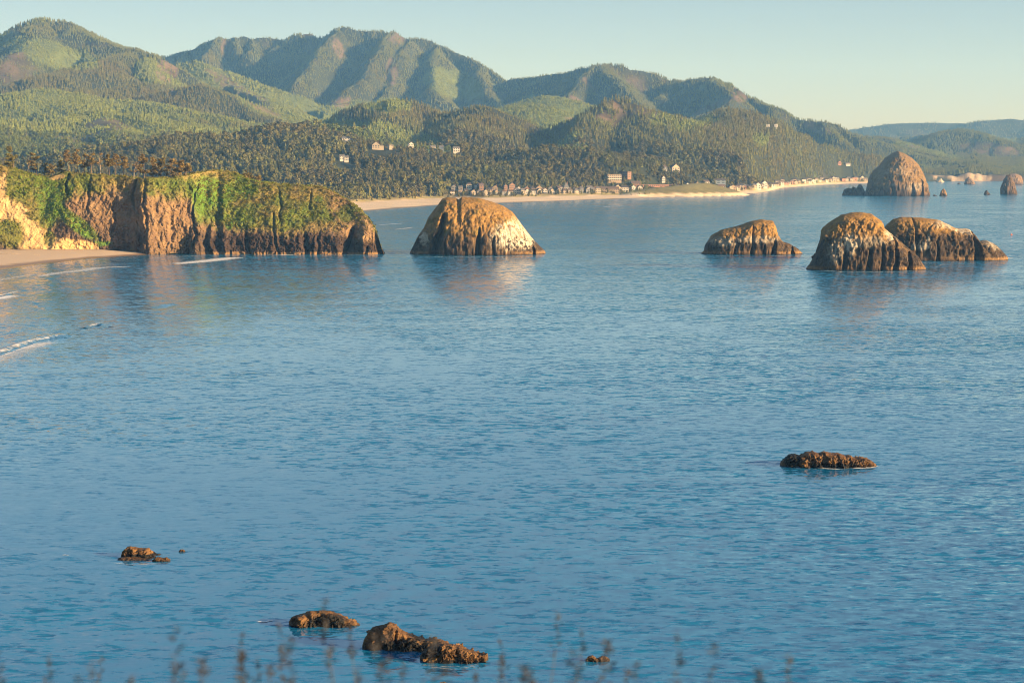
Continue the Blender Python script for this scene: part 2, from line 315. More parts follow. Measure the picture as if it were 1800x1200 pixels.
ridge('h', [(1340, 210, 5250), (1345, 240, 4950), (1330, 270, 4650), (1310, 295, 4400)], 0.25, 20, 20, 0.1)
ridge('h', [(1420, 240, 5500), (1410, 262, 5200), (1385, 290, 4900)], 0.27, 20, 20, 0.1)
ridge('h', [(1300, 236, 4850), (1350, 222, 5000), (1364, 222, 5050), (1375, 232, 5000)], 0.42, 12, 12, 0.1)
# left foothills
ridge('h', [(-200, 200, 4300), (-60, 198, 4350), (0, 205, 4400), (50, 214, 4400), (110, 203, 4500), (170, 192, 4600), (220, 197, 4600), (260, 210, 4500), (310, 228, 4400), (370, 240, 4400)], 0.24, 35, 8, 0.9)
ridge('h', [(-200, 170, 5200), (-80, 165, 5200), (0, 172, 5100), (30, 158, 5100), (70, 152, 5200), (120, 160, 5200), (170, 168, 5200), (230, 172, 5200), (280, 180, 5100), (340, 192, 5000), (400, 205, 4900), (460, 212, 4900), (520, 222, 4800)], 0.24, 35, 8, 0.85)
ridge('h', [(270, 175, 5500), (300, 153, 5500), (330, 139, 5500), (348, 136, 5500), (372, 144, 5500), (400, 156, 5450), (440, 180, 5400), (470, 190, 5400)], 0.36, 25, 20, 0.05)
ridge('h', [(120, 165, 5300), (180, 150, 5500), (230, 140, 5700), (270, 150, 5700)], 0.3, 25, 18, 0.2)
ridge('h', [(390, 205, 5300), (440, 192, 5500), (480, 196, 5500), (530, 208, 5500), (570, 205, 5600), (600, 212, 5600)], 0.25, 30, 7, 0.85)
ridge('h', [(560, 190, 6600), (590, 180, 6800), (620, 172, 6900), (640, 185, 6900)], 0.35, 20, 8, 0.7)
for p in ([(60, 214, 4400), (80, 235, 4150), (110, 255, 3950)], [(180, 193, 4600), (190, 220, 4300), (215, 245, 4100)], [(-20, 205, 4400), (-10, 232, 4150), (20, 255, 3950)], [(280, 216, 4500), (300, 240, 4250)],
          [(130, 162, 5200), (120, 180, 4950)], [(300, 185, 5100), (320, 205, 4850), (350, 222, 4600)], [(420, 207, 4900), (420, 225, 4700)]):
    ridge('h', p, 0.26, 25, 8, 0.8)
# near wooded hills above the town
ridge('n', [(-100, 268, 3500), (60, 266, 3450), (150, 262, 3400), (220, 262, 3400), (262, 250, 3450), (310, 238, 3500), (350, 224, 3550), (400, 215, 3600), (440, 214, 3600), (490, 222, 3650), (530, 216, 3800), (580, 213, 3900), (640, 221, 3900), (700, 236, 3850), (760, 250, 3800), (830, 264, 3750), (860, 268, 3750)], 0.24, 30, 20, 0.1)
ridge('n', [(400, 217, 3600), (410, 250, 3400), (430, 280, 3250)], 0.24, 25, 20, 0.0)
ridge('n', [(580, 216, 3900), (640, 250, 3600), (680, 280, 3400)], 0.2, 30, 14, 0.5)
ridge('n', [(830, 270, 3850), (870, 262, 3850), (900, 259, 3850), (930, 261, 3850), (960, 255, 3850), (1000, 247, 3900), (1030, 245, 3900), (1060, 249, 3900), (1090, 256, 3900), (1120, 266, 3950), (1150, 280, 4000), (1180, 293, 4000), (1215, 305, 4050), (1250, 313, 4100)], 0.3, 25, 19, 0.0)
ridge('n', [(900, 262, 3850), (880, 290, 3650)], 0.25, 20, 19, 0.0)
ridge('b', [(1120, 335, 3560), (1150, 330, 3600), (1180, 327, 3620), (1230, 321, 3680), (1245, 322, 3700), (1270, 329, 3730), (1290, 336, 3750)], 0.33, 6, 0, 1.0)
OWN = ['p', 'n', 'h', 'm', 'f', 'b']
def terrain(X, Y):
    sh = X.shape; X = X.ravel().astype(float); Y = Y.ravel().astype(float); a = X / Y
    px = px_of_a(a)
    wx = 22 * vnoise(X / 160, Y / 160, 0, 1) + 9 * vnoise(X / 60, Y / 60, 0, 2); wy = 60 * vnoise(X / 260, Y / 260, 0, 3) + 20 * vnoise(X / 80, Y / 80, 0, 4)
    ds = np.interp(px, [q[0] for q in SHORE], [q[1] for q in SHORE]); sd = np.interp(px, [q[0] for q in DUNE], [q[1] for q in DUNE])
    s = Y - ds
    prof = np.where(s < 0, s * 0.03, np.where(s < sd, 3.0 * s / sd, 3 + 4 * sstep(0, 55, s - sd) + 0.006 * (s - sd)))
    prof = prof + sstep(0, 60, s - sd) * 1.2 * vnoise(X / 25, Y / 25, 0, 6)
    inl = np.clip(s - sd - 150, 0, None)
    prof = prof + np.where(Y > 3600, 0.022 * np.minimum(inl, 5000), 0.022 * inl * sstep(3000, 3600, Y)) * 0.8
    prof = prof + sstep(1540, 1600, px) * sstep(0, 30, s) * (8 + 9 * vnoise(X / 60, Y / 60, 0, 8))
    prof = prof + 17 * np.exp(-((px - 1706) / 34) ** 2) * sstep(0, 22, s) * np.clip(.7 + 1.0 * fbm(X / 22, Y / 60, 0, 3, 9), .1, 1.4)
    prof = np.maximum(prof, -3.0)
    H = prof.copy(); own = np.zeros(len(X), int); op = np.full(len(X), 0.25); top = prof.copy()
    for (o, pts, sl, r, th, opn) in R:
        q = np.array(pts, float); x, y, z = P(q[:, 0], q[:, 1], q[:, 2]); z = z - th
        lo, hi = y.min() - 2200, y.max() + 2200; amin, amax = x.min() - 2000, x.max() + 2000
        ix = np.nonzero((Y > lo) & (Y < hi) & (X > amin) & (X < amax))[0]
        if not len(ix): continue
        wk = 1.0 if o != 'b' else 0.15
        qx = X[ix] + wx[ix] * wk; qy = Y[ix] + wy[ix] * wk
        best = np.full(len(ix), -1e9); bt = np.zeros(len(ix))
        for k in range(len(pts) - 1):
            ax, ay, bx, by = x[k], y[k], x[k + 1], y[k + 1]; L2 = (bx - ax) ** 2 + (by - ay) ** 2 + 1e-6
            t = np.clip(((qx - ax) * (bx - ax) + (qy - ay) * (by - ay)) / L2, 0, 1)
            d = np.hypot(qx - ax - t * (bx - ax), qy - ay - t * (by - ay)); zt = z[k] + t * (z[k + 1] - z[k])
            v = zt - sl * (np.sqrt(d * d + r * r) - r); m = v > best; best[m] = v[m]; bt[m] = zt[m]
        m = best > H[ix]
        j = ix[m]; H[j] = best[m]; own[j] = OWN.index(o); op[j] = opn; top[j] = bt[m]
    # gullies and folds, weak at the crests
    dep = np.clip((top - H) / 70, 0, 1); big = np.isin(own, (2, 3, 4)).astype(float)
    up = sstep(8, 60, H - prof)
    H = H - big * dep * (34 * (1 - ridged(X / 430, Y / 430, 0, 3, 11)) * np.where(own == 3, 1.35, 0.6))
    H = H + big * (0.7 + dep) * 9 * fbm(X / 110, Y / 110, 0, 3, 15) + (own == 1) * (13 * fbm(X / 75, Y / 75, 0, 3, 17)) * up
    H = np.where(own == 5, H, np.minimum(H, prof + 0.42 * np.clip(np.minimum(s, Y - np.interp(px, [-600, 700, 1285, 1420, 1530, 2300], [2250, 2720, 3774, 5030, 5571, 6500])) - sd - np.where(px > 1290, 130, 90), 0, None)))
    H = np.maximum(H, prof)
    return [q.reshape(sh) for q in (H, own, op, s, sd, px, prof)]

NA, NR = 740, 500
ga = np.linspace(-0.285, 0.30, NA); gy = 2380 * (13400 / 2380) ** (np.linspace(0, 1, NR) ** 0.93)
A, YY = np.meshgrid(ga, gy, indexing='ij'); XX = A * YY
H, own, op, s_, sd_, pxg, prof = terrain(XX, YY)
# colour of the land itself
c_forest = np.array([0.03, 0.034, 0.013]); c_open = np.array([0.12, 0.145, 0.034]); c_brown = np.array([0.17, 0.11, 0.065]); c_sand = np.array([0.66, 0.50, 0.33])
c_dune = np.array([0.30, 0.245, 0.10]); c_wet = np.array([0.20, 0.15, 0.10])
patch = fbm(XX / 420, YY / 520, 0, 3, 31); patch2 = fbm(XX / 200, YY / 300, 0, 3, 37); patch3 = fbm(XX / 60, YY / 120, 0, 3, 39)
open_m = sstep(0.10, 0.22, op * 0.9 - 0.42 + patch * 0.9) * (YY > 3300)
brown_m = sstep(0.28, 0.42, patch2) * sstep(0.15, 0.6, op + 0.25) * np.isin(own, (2, 3, 4))
pyg = proj(XX, YY, H)[1]
def blob(cx, cy, rx, ry, ang=0, n=0.35):
    c, s2 = math.cos(math.radians(ang)), math.sin(math.radians(ang)); u = pxg - cx; v = pyg - cy
    q = np.hypot((u * c + v * s2) / rx, (-u * s2 + v * c) / ry) + n * patch2
    return 1 - sstep(0.86, 1.0, q + .25 * patch3)
mnt = np.isin(own, (3,)); mh = np.isin(own, (2, 3))
for (cx, cy, rx, ry, an) in ((295, 128, 22, 22, 40), (430, 165, 70, 12, 32), (688, 128, 11, 26, 0), (595, 85, 10, 22, -20), (540, 58, 24, 7, 0), (700, 68, 18, 12, 0), (1300, 165, 20, 14, 30), (1250, 190, 40, 8, -25), (1430, 225, 32, 10, 20), (600, 180, 20, 12, 0), (400, 85, 10, 20, 0), (170, 80, 24, 4, 0), (305, 165, 8, 14, 20), (1730, 262, 60, 12, 5)):
    b_ = blob(cx, cy, rx, ry, an); brown_m = np.maximum(brown_m, b_ * 0.9 * (np.isin(own, (2, 3, 4))))
for (cx, cy, rx, ry, an) in ((90, 95, 90, 24, 15), (800, 150, 60, 26, 20), (80, 190, 130, 22, 0), (480, 195, 70, 14, 20), (1215, 222, 45, 12, -10), (1340, 248, 22, 9, 0), (650, 236, 140, 17, 10), (560, 226, 60, 10, 0), (170, 225, 140, 22, 0), (1010, 262, 45, 8, 0), (685, 188, 50, 15, 0), (940, 192, 50, 22, 0), (1165, 212, 30, 12, 0)):
    open_m = np.maximum(open_m, blob(cx, cy, rx, ry, an) * (own > 0))
open_m = open_m * (1 - np.clip(blob(1400, 252, 48, 60) + blob(1385, 300, 60, 30), 0, 1) * (pyg > 205))     # this slope is under old trees
def lerp(a, b, t): return a + (b - a) * t[..., None]
g1 = (0.8 + 0.4 * fbm(XX / 60, YY / 60, 0, 3, 41))[..., None]
col = lerp(np.broadcast_to(c_forest, XX.shape + (3,)), c_open, open_m) * g1
col = lerp(col, c_brown * (0.75 + 0.5 * fbm(XX / 50, YY / 50, 0, 2, 43))[..., None], brown_m * 0.75)
sandn = vnoise(XX / 30, YY / 30, 0, 45)
sand_m = (1 - sstep(-12, 12, s_ - sd_ - 10 + 22 * sandn)) * (1 - (own == 5) * sstep(4, 6, H))
dune_m = (1 - sstep(30, 70, s_ - sd_ - 30 + 40 * sandn)) * (1 - sand_m) * (1 - sstep(1520, 1560, pxg))
dune_m = np.maximum(dune_m, (own == 5) * (pxg < 1150) * (1 - sand_m))
col = lerp(col, c_dune * (0.85 + 0.4 * sandn)[..., None], dune_m * 0.95)
bl = (own == 5) * (1 - sand_m) * (pxg >= 1115); col = lerp(col, np.array([0.13, 0.115, 0.04]), bl * 0.9)
beach_m = sand_m * (1 - sstep(1540, 1600, pxg))
col = lerp(col, c_sand * (0.92 + 0.12 * sandn)[..., None], beach_m)
col = lerp(col, c_wet, (1 - sstep(0.15, 0.55, H + 0.15 * sandn)) * beach_m)
cliffm = sstep(1540, 1600, pxg) * (1 - sstep(20, 60, s_)) * (own == 0); cliffw = cliffm * np.clip(blob(1705, 310, 38, 16) + blob(1650, 314, 12, 8), 0, 1)
col = lerp(col, np.array([0.10, 0.065, 0.04]), cliffm * 0.8); col = lerp(col, np.array([0.42, 0.32, 0.21]) * (.8 + .5 * fbm(XX / 12, YY / 60, H / 8, 3, 46))[..., None], cliffw * sstep(-.35, .1, fbm(XX / 25, YY / 80, H / 10, 3, 47)))
V = np.stack([XX, YY, H], -1).reshape(-1, 3); colf = np.clip(col, 0.004, 1).reshape(-1, 3)
M_land = mat_attr('land_cover', 0.95, 0.02, 0.25, 0.0, 1, (1, 1, 1), 0.12, 0.22)
M_sand = mat_attr('beach_sand', 0.85, 0.02, 0.08, 0.0, 1, (1, 1, 1), 0.3, 0.08)
fa = grid_faces(NA, NR)
fo = own.reshape(-1)[fa].max(1); fs = (s_ - sd_).reshape(-1)[fa].mean(1); fpx = pxg.reshape(-1)[fa].mean(1); fh = H.reshape(-1)[fa].max(1)
vis = fh > -2.9
isb = (fs < 0) & (fpx < 1600) & (fo != 5)
for nm, msk, mt, lb in (('beach', isb, M_sand, 'long pale sand beach curving away in front of the seaside town'),
                        ('coastal_plain', (~isb) & (fo == 0), M_land, 'low ground with dunes and town plots behind the far beach'),
                        ('dune_bluff', (~isb) & (fo == 5), M_land, 'green grassy bluff rising behind the far beach'),
                        ('hills', (~isb) & ((fo == 1) | (fo == 2)), M_land, 'wooded and cleared green hills above the town'),
                        ('mountains', (~isb) & (fo == 3), M_land, 'forested mountain massif with rocky ridges'),
                        ('far_hills', (~isb) & (fo == 4), M_land, 'blue hazy hills at the far end of the coast')):
    v2, f2, c2 = compact(V, fa[msk & vis], colf)
    tag(link(nm, mesh_from(nm, v2, f2, [mt], True, c2)), lb, kind='structure')
# sight horizon of the terrain, to leave out woods that nothing shows
elev = (H - CAM_H) / YY; cmx = np.maximum.accumulate(elev, 1)
def bil(arr, a, y):
    u = (a - ga[0]) / (ga[1] - ga[0]); v = np.interp(y, gy, np.arange(NR)); u = np.clip(u, 0, NA - 1.001); v = np.clip(v, 0, NR - 1.001)
    i = u.astype(int); j = v.astype(int); fu = u - i; fv = v - j
    return arr[i, j] * (1 - fu) * (1 - fv) + arr[i + 1, j] * fu * (1 - fv) + arr[i, j + 1] * (1 - fu) * fv + arr[i + 1, j + 1] * fu * fv
def ground(X, Y): return float(bil(H, np.array([X / Y]), np.array([Y]))[0])

# ------------------------------------------------------------------ trees
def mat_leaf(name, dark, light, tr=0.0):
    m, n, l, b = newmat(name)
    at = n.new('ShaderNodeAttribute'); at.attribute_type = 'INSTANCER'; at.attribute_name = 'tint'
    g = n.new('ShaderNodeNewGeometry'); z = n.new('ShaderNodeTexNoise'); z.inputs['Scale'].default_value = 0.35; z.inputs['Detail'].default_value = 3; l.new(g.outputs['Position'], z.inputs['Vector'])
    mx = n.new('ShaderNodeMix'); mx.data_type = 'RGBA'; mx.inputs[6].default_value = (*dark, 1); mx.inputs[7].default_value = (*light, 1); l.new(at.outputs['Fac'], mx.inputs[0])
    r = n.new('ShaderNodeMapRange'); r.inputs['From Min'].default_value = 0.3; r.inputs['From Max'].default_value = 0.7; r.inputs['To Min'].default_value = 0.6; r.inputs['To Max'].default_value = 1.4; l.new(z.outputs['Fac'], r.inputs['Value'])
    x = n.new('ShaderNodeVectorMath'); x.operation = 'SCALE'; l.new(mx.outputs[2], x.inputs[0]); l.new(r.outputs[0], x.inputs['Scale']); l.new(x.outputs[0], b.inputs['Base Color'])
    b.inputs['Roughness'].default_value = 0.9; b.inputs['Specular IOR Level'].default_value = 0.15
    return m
M_needle = mat_leaf('conifer_needles', (0.098, 0.080, 0.024), (0.145, 0.175, 0.034))
M_bark = mat_plain('weathered_bark', (0.16, 0.11, 0.075), 0.9, 2.0, 0.3)
M_deadwood = mat_plain('grey_deadwood', (0.34, 0.27, 0.20), 0.9, 2.0, 0.3)
def conifer(seed, tiers=6, m=7, wid=0.2, ragged=0.35, lean=0.0):
    r = random.Random(seed); v = []; f = []
    for k in range(tiers):
        t = k / tiers; zb = 0.10 + 0.80 * t; zt = min(1.0, zb + 1.45 / tiers + 0.05); rad = wid * (1 - t) ** 0.8 + 0.015
        cx = lean * zb + r.uniform(-.01, .01); c0 = len(v); v.append((lean * zt, 0, zt))
        n2 = 2 * m
        for i in range(n2):
            an = math.tau * (i + r.uniform(-.3, .3)) / n2; rr = rad * ((1 + r.uniform(-ragged, ragged)) if i % 2 == 0 else 0.5 * (1 + r.uniform(-.3, .3)))
            v.append((cx + rr * math.cos(an), rr * math.sin(an), zb - (0.03 if i % 2 == 0 else -0.02) + r.uniform(-.012, .012)))
        for i in range(n2): f.append((c0, c0 + 1 + i, c0 + 1 + (i + 1) % n2))
    return v, f
def bushy(seed, n=170, rx=0.32, z0=0.28, lumps=7, sz=0.09, flat=0.0):
    r = random.Random(seed); v = []; f = []; L = []
    for i in range(lumps):
        an = r.uniform(0, math.tau); h = z0 + (1 - z0) * (i + .5) / lumps; q = rx * (1.05 - 0.75 * (h - z0) / (1 - z0)) if flat < .5 else rx
        L.append((q * .55 * math.cos(an), q * .55 * math.sin(an), min(h, 0.9), q * r.uniform(.5, .8)))
    for i in range(n):
        cx, cy, cz, q = r.choice(L)
        d = Vector((r.gauss(0, 1), r.gauss(0, 1), r.gauss(0, 1))).normalized(); p = Vector((cx, cy, cz)) + Vector((d.x * q, d.y * q, d.z * q * .62)) * r.uniform(.7, 1.05)
        if p.z < z0 * .6: p.z = z0 * .6 + r.random() * .05
        nn = (d + Vector((r.gauss(0, .5), r.gauss(0, .5), r.gauss(0, .5)))).normalized(); t = nn.orthogonal().normalized(); b = nn.cross(t); an = r.uniform(0, 6.28)
        t, b = t * math.cos(an) + b * math.sin(an), b * math.cos(an) - t * math.sin(an); s1 = sz * r.uniform(.6, 1.3)
        k = len(v); v += [tuple(p + t * s1), tuple(p - t * s1 * .6 + b * s1 * .8), tuple(p - t * s1 * .6 - b * s1 * .8)]; f.append((k, k + 1, k + 2))
    return v, f
def trunk_geo(h=0.5, r0=0.022, r1=0.010, lean=0.0, n=5):
    v = []; f = []
    for i in range(4):
        z = -0.06 + (h + .06) * i / 3; rr = r0 + (r1 - r0) * i / 3
        for j in range(n): a = math.tau * j / n; v.append((lean * z + rr * math.cos(a), rr * math.sin(a), z))
    for i in range(3):
        for j in range(n): f.append((i * n + j, i * n + (j + 1) % n, (i + 1) * n + (j + 1) % n, (i + 1) * n + j))
    return v, f
def tree_full(vf, tr, name):
    v, f = vf; tv, tf = tr; k = len(v)
    me = mesh_from(name, v + tv, f + [tuple(i + k for i in q) for q in tf], [M_needle, M_bark])
    for i, p in enumerate(me.polygons): p.material_index = 0 if i < len(f) else 1
    return me
def solid_of(vf, name): return mesh_from(name, vf[0], vf[1], [M_needle])
fars = [tree_full(conifer(20 + k, 5, 5, 0.17 + 0.02 * (k % 3)), trunk_geo(0.3), 'far_conifer') for k in range(4)]            # narrow spruces
fars += [tree_full(conifer(30 + k, 4, 5, 0.30), trunk_geo(0.2), 'young_conifer') for k in range(2)]                          # bushy young trees
near = [tree_full(conifer(40 + k, 8, 7, 0.27, 0.5), trunk_geo(0.6), 'near_conifer') for k in range(3)]
near += [tree_full(bushy(50 + k, 230, 0.42, 0.2, 8, 0.105), trunk_geo(0.5), 'near_pine') for k in range(4)]
# house plots (px, py base, D) come first so that the woods keep clear of them
HILLHOUSES = [(608, 251, 3700, 'wide white house', 'alone at the top left of the wooded slope'), (661, 263, 3620, 'cream gabled house', 'on the wooded slope, right of the wide white one'),
              (687, 263, 3620, 'small pale flat-roofed house', 'low among trees on the slope'), (722, 263, 3620, 'white house with broad front gable', 'halfway along the wooded slope'),
              (761, 266, 3580, 'cream house with grey roof', 'on the slope left of the grey-blue cabin'), (776, 266, 3600, 'small grey-blue house', 'in the shade between two pale houses on the slope'),
              (802, 270, 3560, 'tall white two-storey house', 'at the right end of the row on the slope'), (601, 283, 3420, 'small white house', 'half hidden in the dense wood'),
              (609, 285, 3400, 'low white house', 'half hidden in the dense wood, lower right of its neighbour')]
def site(px, py, D0=None):
    """where the sight line through (px, py) meets the land"""
    a, e = ray(px, py); y = np.linspace(2500, 7000, 3000); h = bil(H, np.full(3000, float(a)), y); d = (CAM_H + e * y) - h
    k = np.argmax(d < 0)
    if d.min() > 0: return float(a) * (D0 or 3600), (D0 or 3600)
    return float(a * y[k]), float(y[k])

def scatter(n, y0, y1, seed):
    r = np.random.RandomState(seed); y = np.sqrt(r.uniform(y0 * y0, y1 * y1, n)); a = r.uniform(ga[0] + .002, ga[-1] - .002, n); return a, y
pts = []
sites = []
HS = []
for (px, py, D, nm, wh) in HILLHOUSES:
    x, y = site(px, py, D); HS.append((x, y)); sites.append((x, y, 26))
RH = [site(1475, 291, 4700), site(1490, 292.5, 4800)]
for q in RH: sites.append((*q, 24))
def keep_clear(X, Y, rad_scale=1.0):
    k = np.ones(len(X), bool)
    for (hx, hy, rr) in sites:
        k &= ~((np.abs(X - hx * Y / hy) < rr * 0.55) & (Y < hy + rr * .4) & (Y > hy - 3.6 * rr))
    return k
allp = []
for (n, y0, y1, hgt, sd) in ((42000, 2700, 4300, 15, 1), (150000, 4300, 6300, 11.5, 2), (240000, 6300, 9400, 9.5, 3), (80000, 8000, 13000, 12, 4)):
    a, y = scatter(n, y0, y1, sd); x = a * y
    h = bil(H, a, y); o = own[np.clip(np.round((a - ga[0]) / (ga[1] - ga[0])).astype(int), 0, NA - 1), np.clip(np.round(np.interp(y, gy, np.arange(NR))).astype(int), 0, NR - 1)]
    ss = bil(s_, a, y); dd = bil(sd_, a, y); pxx = px_of_a(a); opn = bil(open_m, a, y); br = bil(brown_m, a, y); cm = bil(cmx, a, y - np.maximum(12, y * .006))
    r = np.random.RandomState(sd + 50)
    town = ((pxx > 778) & (pxx < 1560)) * (ss < dd + np.where(pxx > 1330, 150, 115)) | (ss < dd + 25 + (pxx > 1560) * 10)
    intown = town & (r.rand(n) < .8) & (ss > dd + 18) & (pxx < 1560); shr = (o == 5) & (r.rand(n) < .9) & (ss > 60); k = (~town | intown | shr) & ((o != 5) | shr) & (h > 3) & ((h + hgt - CAM_H) / y > cm - 0.0006) & (r.rand(n) > br * 0.85)
    big = r.rand(n) > sstep(.3, .65, opn) * 0.97
    hh = np.where(big, hgt * r.uniform(.65, 1.2, n), 6.5 * r.uniform(.6, 1.5, n))
    hh = np.where(shr, r.uniform(1.2, 3.6, n), hh); hh = np.where(intown & ~shr, r.uniform(3.5, 8, n), hh * np.clip(1 + .55 * fbm(x / 90, y / 130, 0, 3, 140) * 1.6, .6, 1.5))
    k &= keep_clear(x, y)
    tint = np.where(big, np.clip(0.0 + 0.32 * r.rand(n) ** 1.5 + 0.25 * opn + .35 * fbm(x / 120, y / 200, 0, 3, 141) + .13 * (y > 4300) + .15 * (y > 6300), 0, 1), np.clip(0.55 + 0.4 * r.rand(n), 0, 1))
    nearz = y < 4300
    kd = np.where(nearz, np.where(big, np.where(r.rand(n) < 0.45, r.randint(0, 3, n), r.randint(3, 7, n)), r.randint(3, 7, n)), np.where(big, r.randint(7, 11, n), r.randint(11, 13, n)))
    sc = hh * np.where(~big & nearz, 1.0, 1.0)
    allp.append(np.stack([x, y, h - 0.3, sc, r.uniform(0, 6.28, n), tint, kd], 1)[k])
allp = np.concatenate(allp)
# the 300 trees that show largest become things of their own, the rest one wood
ee = allp[:, 3] / allp[:, 1]; aa = allp[:, 0] / allp[:, 1]; pxt = px_of_a(aa)
cand = np.where((allp[:, 6] < 7) & (pxt > 620) & (pxt < 1180) & (allp[:, 3] > 12) & (allp[:, 1] < 3900), ee, 0)
cand = cand * ((proj(allp[:, 0], allp[:, 1], allp[:, 2])[1]) > 250)
order = np.argsort(-cand)[:300]; selm = np.zeros(len(allp), bool); selm[order] = True
rest = allp[~selm]
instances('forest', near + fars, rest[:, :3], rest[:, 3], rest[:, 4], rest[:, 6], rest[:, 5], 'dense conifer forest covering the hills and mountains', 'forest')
print('forest instances', len(rest))
ncr = [solid_of(conifer(40 + k, 8, 7, 0.27, 0.5), 'crown') for k in range(3)] + [solid_of(bushy(50 + k, 230, 0.42, 0.2, 8, 0.105), 'crown') for k in range(4)]
ntr = [mesh_from('trunk', *trunk_geo(0.6), [M_bark]), mesh_from('trunk', *trunk_geo(0.5), [M_bark])]
for q in allp[selm]:
    k = int(q[6]); con = k < 3; pp = px_of_a(q[0] / q[1])
    if pp < 830: wh = 'in the wood above the left end of the town'
    elif pp < 1010: wh = 'in the wood behind the middle of the beachfront row'
    else: wh = 'on the dark wooded hill behind the hotels'
    nm = 'spruce_tree' if con else 'pine_tree'
    t = bpy.data.objects.new(nm, None); C.objects.link(t); t.location = q[:3]; t.scale = (q[3],) * 3; t.rotation_euler = (0, 0, q[4]); t.empty_display_size = .2
    tag(t, ('dark pointed spruce ' if con else 'dark bushy round-crowned pine ') + wh, 'tree', ('pointed spruces ' if con else 'bushy pines ') + wh)
    cr = link('crown', ncr[k], t); cr['tint'] = float(q[5]); link('trunk', ntr[0 if con else 1], t)
del allp, rest

# ------------------------------------------------------------------ sea stacks and rocks
def rock(name, prof, base_py, ratio=0.6, p=2.6, q=1.3, seed=1, nu=200, nv=110, amp=1.0, fr=0.12, vs=0.35, clefts=(), colour=None, D=None, back=1.0, label='', cat='rock', mat=None, group=None, lumps=0.0, ends=0.5, skirt=-3.0, rexp=2.4, yfun=None):
    prof = sorted(prof); u = np.linspace(0, 1, nu); uu = 0.5 - 0.5 * np.cos(math.pi * u) if ends < 1 else u; uu = 0.5 * u + 0.5 * uu
    px = prof[0][0] + (prof[-1][0] - prof[0][0]) * uu; py = np.interp(px, [k[0] for k in prof], [k[1] for k in prof])
    cx = 0.5 * (prof[0][0] + prof[-1][0]); yf = float(W(cx, base_py)[1]) if D is None else D
    half = 0.5 * (prof[-1][0] - prof[0][0]) / F * yf; dmax = ratio * half
    dd = dmax * np.clip(1 - np.abs(2 * uu - 1) ** rexp, 0.002, 1) ** ends
    a = a_of(px); yc = yf + dmax + (yfun(px) if yfun is not None else 0 * px)
    zt = P(px, py, yc)[2]; zt = np.where(uu < 1e-6, skirt, zt); zt = np.where(uu > 1 - 1e-6, skirt, zt)
    th = np.linspace(0, math.pi, nv)
    c = np.cos(th); s = np.sin(th); cy = np.sign(c) * np.abs(c) ** (2 / p); sz = np.abs(s) ** (2 / q) if False else np.sin(th) ** (1.0 / q)
    Z = zt[:, None] * sz[None, :]; Yv = (yc - 0 * a)[:, None] - dd[:, None] * cy[None, :] * np.where(cy < 0, back, 1)[None, :]; Xv = (a * yc)[:, None] + 0 * Yv
    # skirt below the water line
    Z = np.concatenate([np.full((nu, 1), skirt), Z, np.full((nu, 1), skirt)], 1); Yv = np.concatenate([Yv[:, :1] - 0.3, Yv, Yv[:, -1:] + .3], 1); Xv = np.concatenate([Xv[:, :1], Xv, Xv[:, -1:]], 1)
    Zs = Z.copy()
    PX = np.broadcast_to(px[:, None], Z.shape); hfrac = np.clip(Z / max(zt.max(), .1), 0, 1); loc = np.clip(Z / np.maximum(zt[:, None], .3), 0, 1)
    def normals():
        Pv = np.stack([Xv, Yv, Z], -1); du = np.gradient(Pv, axis=0); dv = np.gradient(Pv, axis=1); n = np.cross(du, dv); ln = np.linalg.norm(n, axis=-1, keepdims=True)
        n = n / np.maximum(ln, 1e-9); ctr = np.stack([Xv.mean() + 0 * Xv, yc[:, None] + 0 * Xv, Z * 0.2], -1); sgn = np.sign(((Pv - ctr) * n).sum(-1, keepdims=True)); return n * np.where(sgn == 0, 1, sgn)
    n = normals(); n[..., 2] *= 0.6
    att = np.minimum(1, np.minimum(uu, 1 - uu) * 12)[:, None] * np.ones_like(Z)
    crest = 1 - 0.75 * sstep(0.8, 1.0, loc)
    vs2 = min(1, vs * 1.7); wq = 5 * fbm(Xv * fr * 2.5, Yv * fr * 2.5, Z * fr * 2.5, 3, seed + 30); dsp = amp * .45 * fbm(Xv * .03, Yv * .03, Z * (.45 if amp > .8 else 2.), 3, seed + 60) + amp * (ridged(Xv * fr, Yv * fr, Z * fr * vs2, 4, seed) - 0.3) * .9 + amp * 0.8 * fbm(Xv * fr * 3, Yv * fr * 3, Z * fr * 3 * vs2, 3, seed + 4) + amp * .6 * fbm(Xv * fr * 8, Yv * fr * 8, Z * fr * 7 * vs2, 3, seed + 6) + amp * .55 * blocks(Xv, Yv, Z, fr * 1.1, seed, .9) + amp * .4 * blocks(Xv, Yv, Z, fr * 3.2, seed + 2, .9)
    if lumps: dsp = dsp + lumps * (0.5 - np.abs(vnoise(Xv * fr * 1.5, Yv * fr * 1.5, Z * fr * 1.5, seed + 9)) * 2)
    dsp = dsp * att * crest * sstep(-2, 0.6, Z) if amp > 0.8 else dsp * att * crest
    Xv = Xv + n[..., 0] * dsp; Yv = Yv + n[..., 1] * dsp; Z = Z + n[..., 2] * dsp * np.where(Zs <= skirt + .01, 0, 1)
    for (cpx, wpx, dep, slant, tf) in clefts:
        cc = cpx + slant * hfrac + 3 * vnoise(Z / 6, 0, 0, seed + 3)
        wv = (wpx * .6 if amp > .8 else wpx) * (1.25 - hfrac / max(tf, .2) * 0.8); gz = np.exp(-((PX - cc) / np.maximum(wv, .6)) ** 2) * (1 - sstep(tf * .85, tf, hfrac)) * (Yv < yc[:, None])
        Yv = Yv + dep * gz
    n2 = normals()
    C0 = colour(Xv, Yv, Z, n2, PX, hfrac, loc, seed)
    Vv = np.stack([Xv, Yv, Z], -1).reshape(-1, 3); base = np.array([np.mean(Xv), np.mean(yc), 0.0])
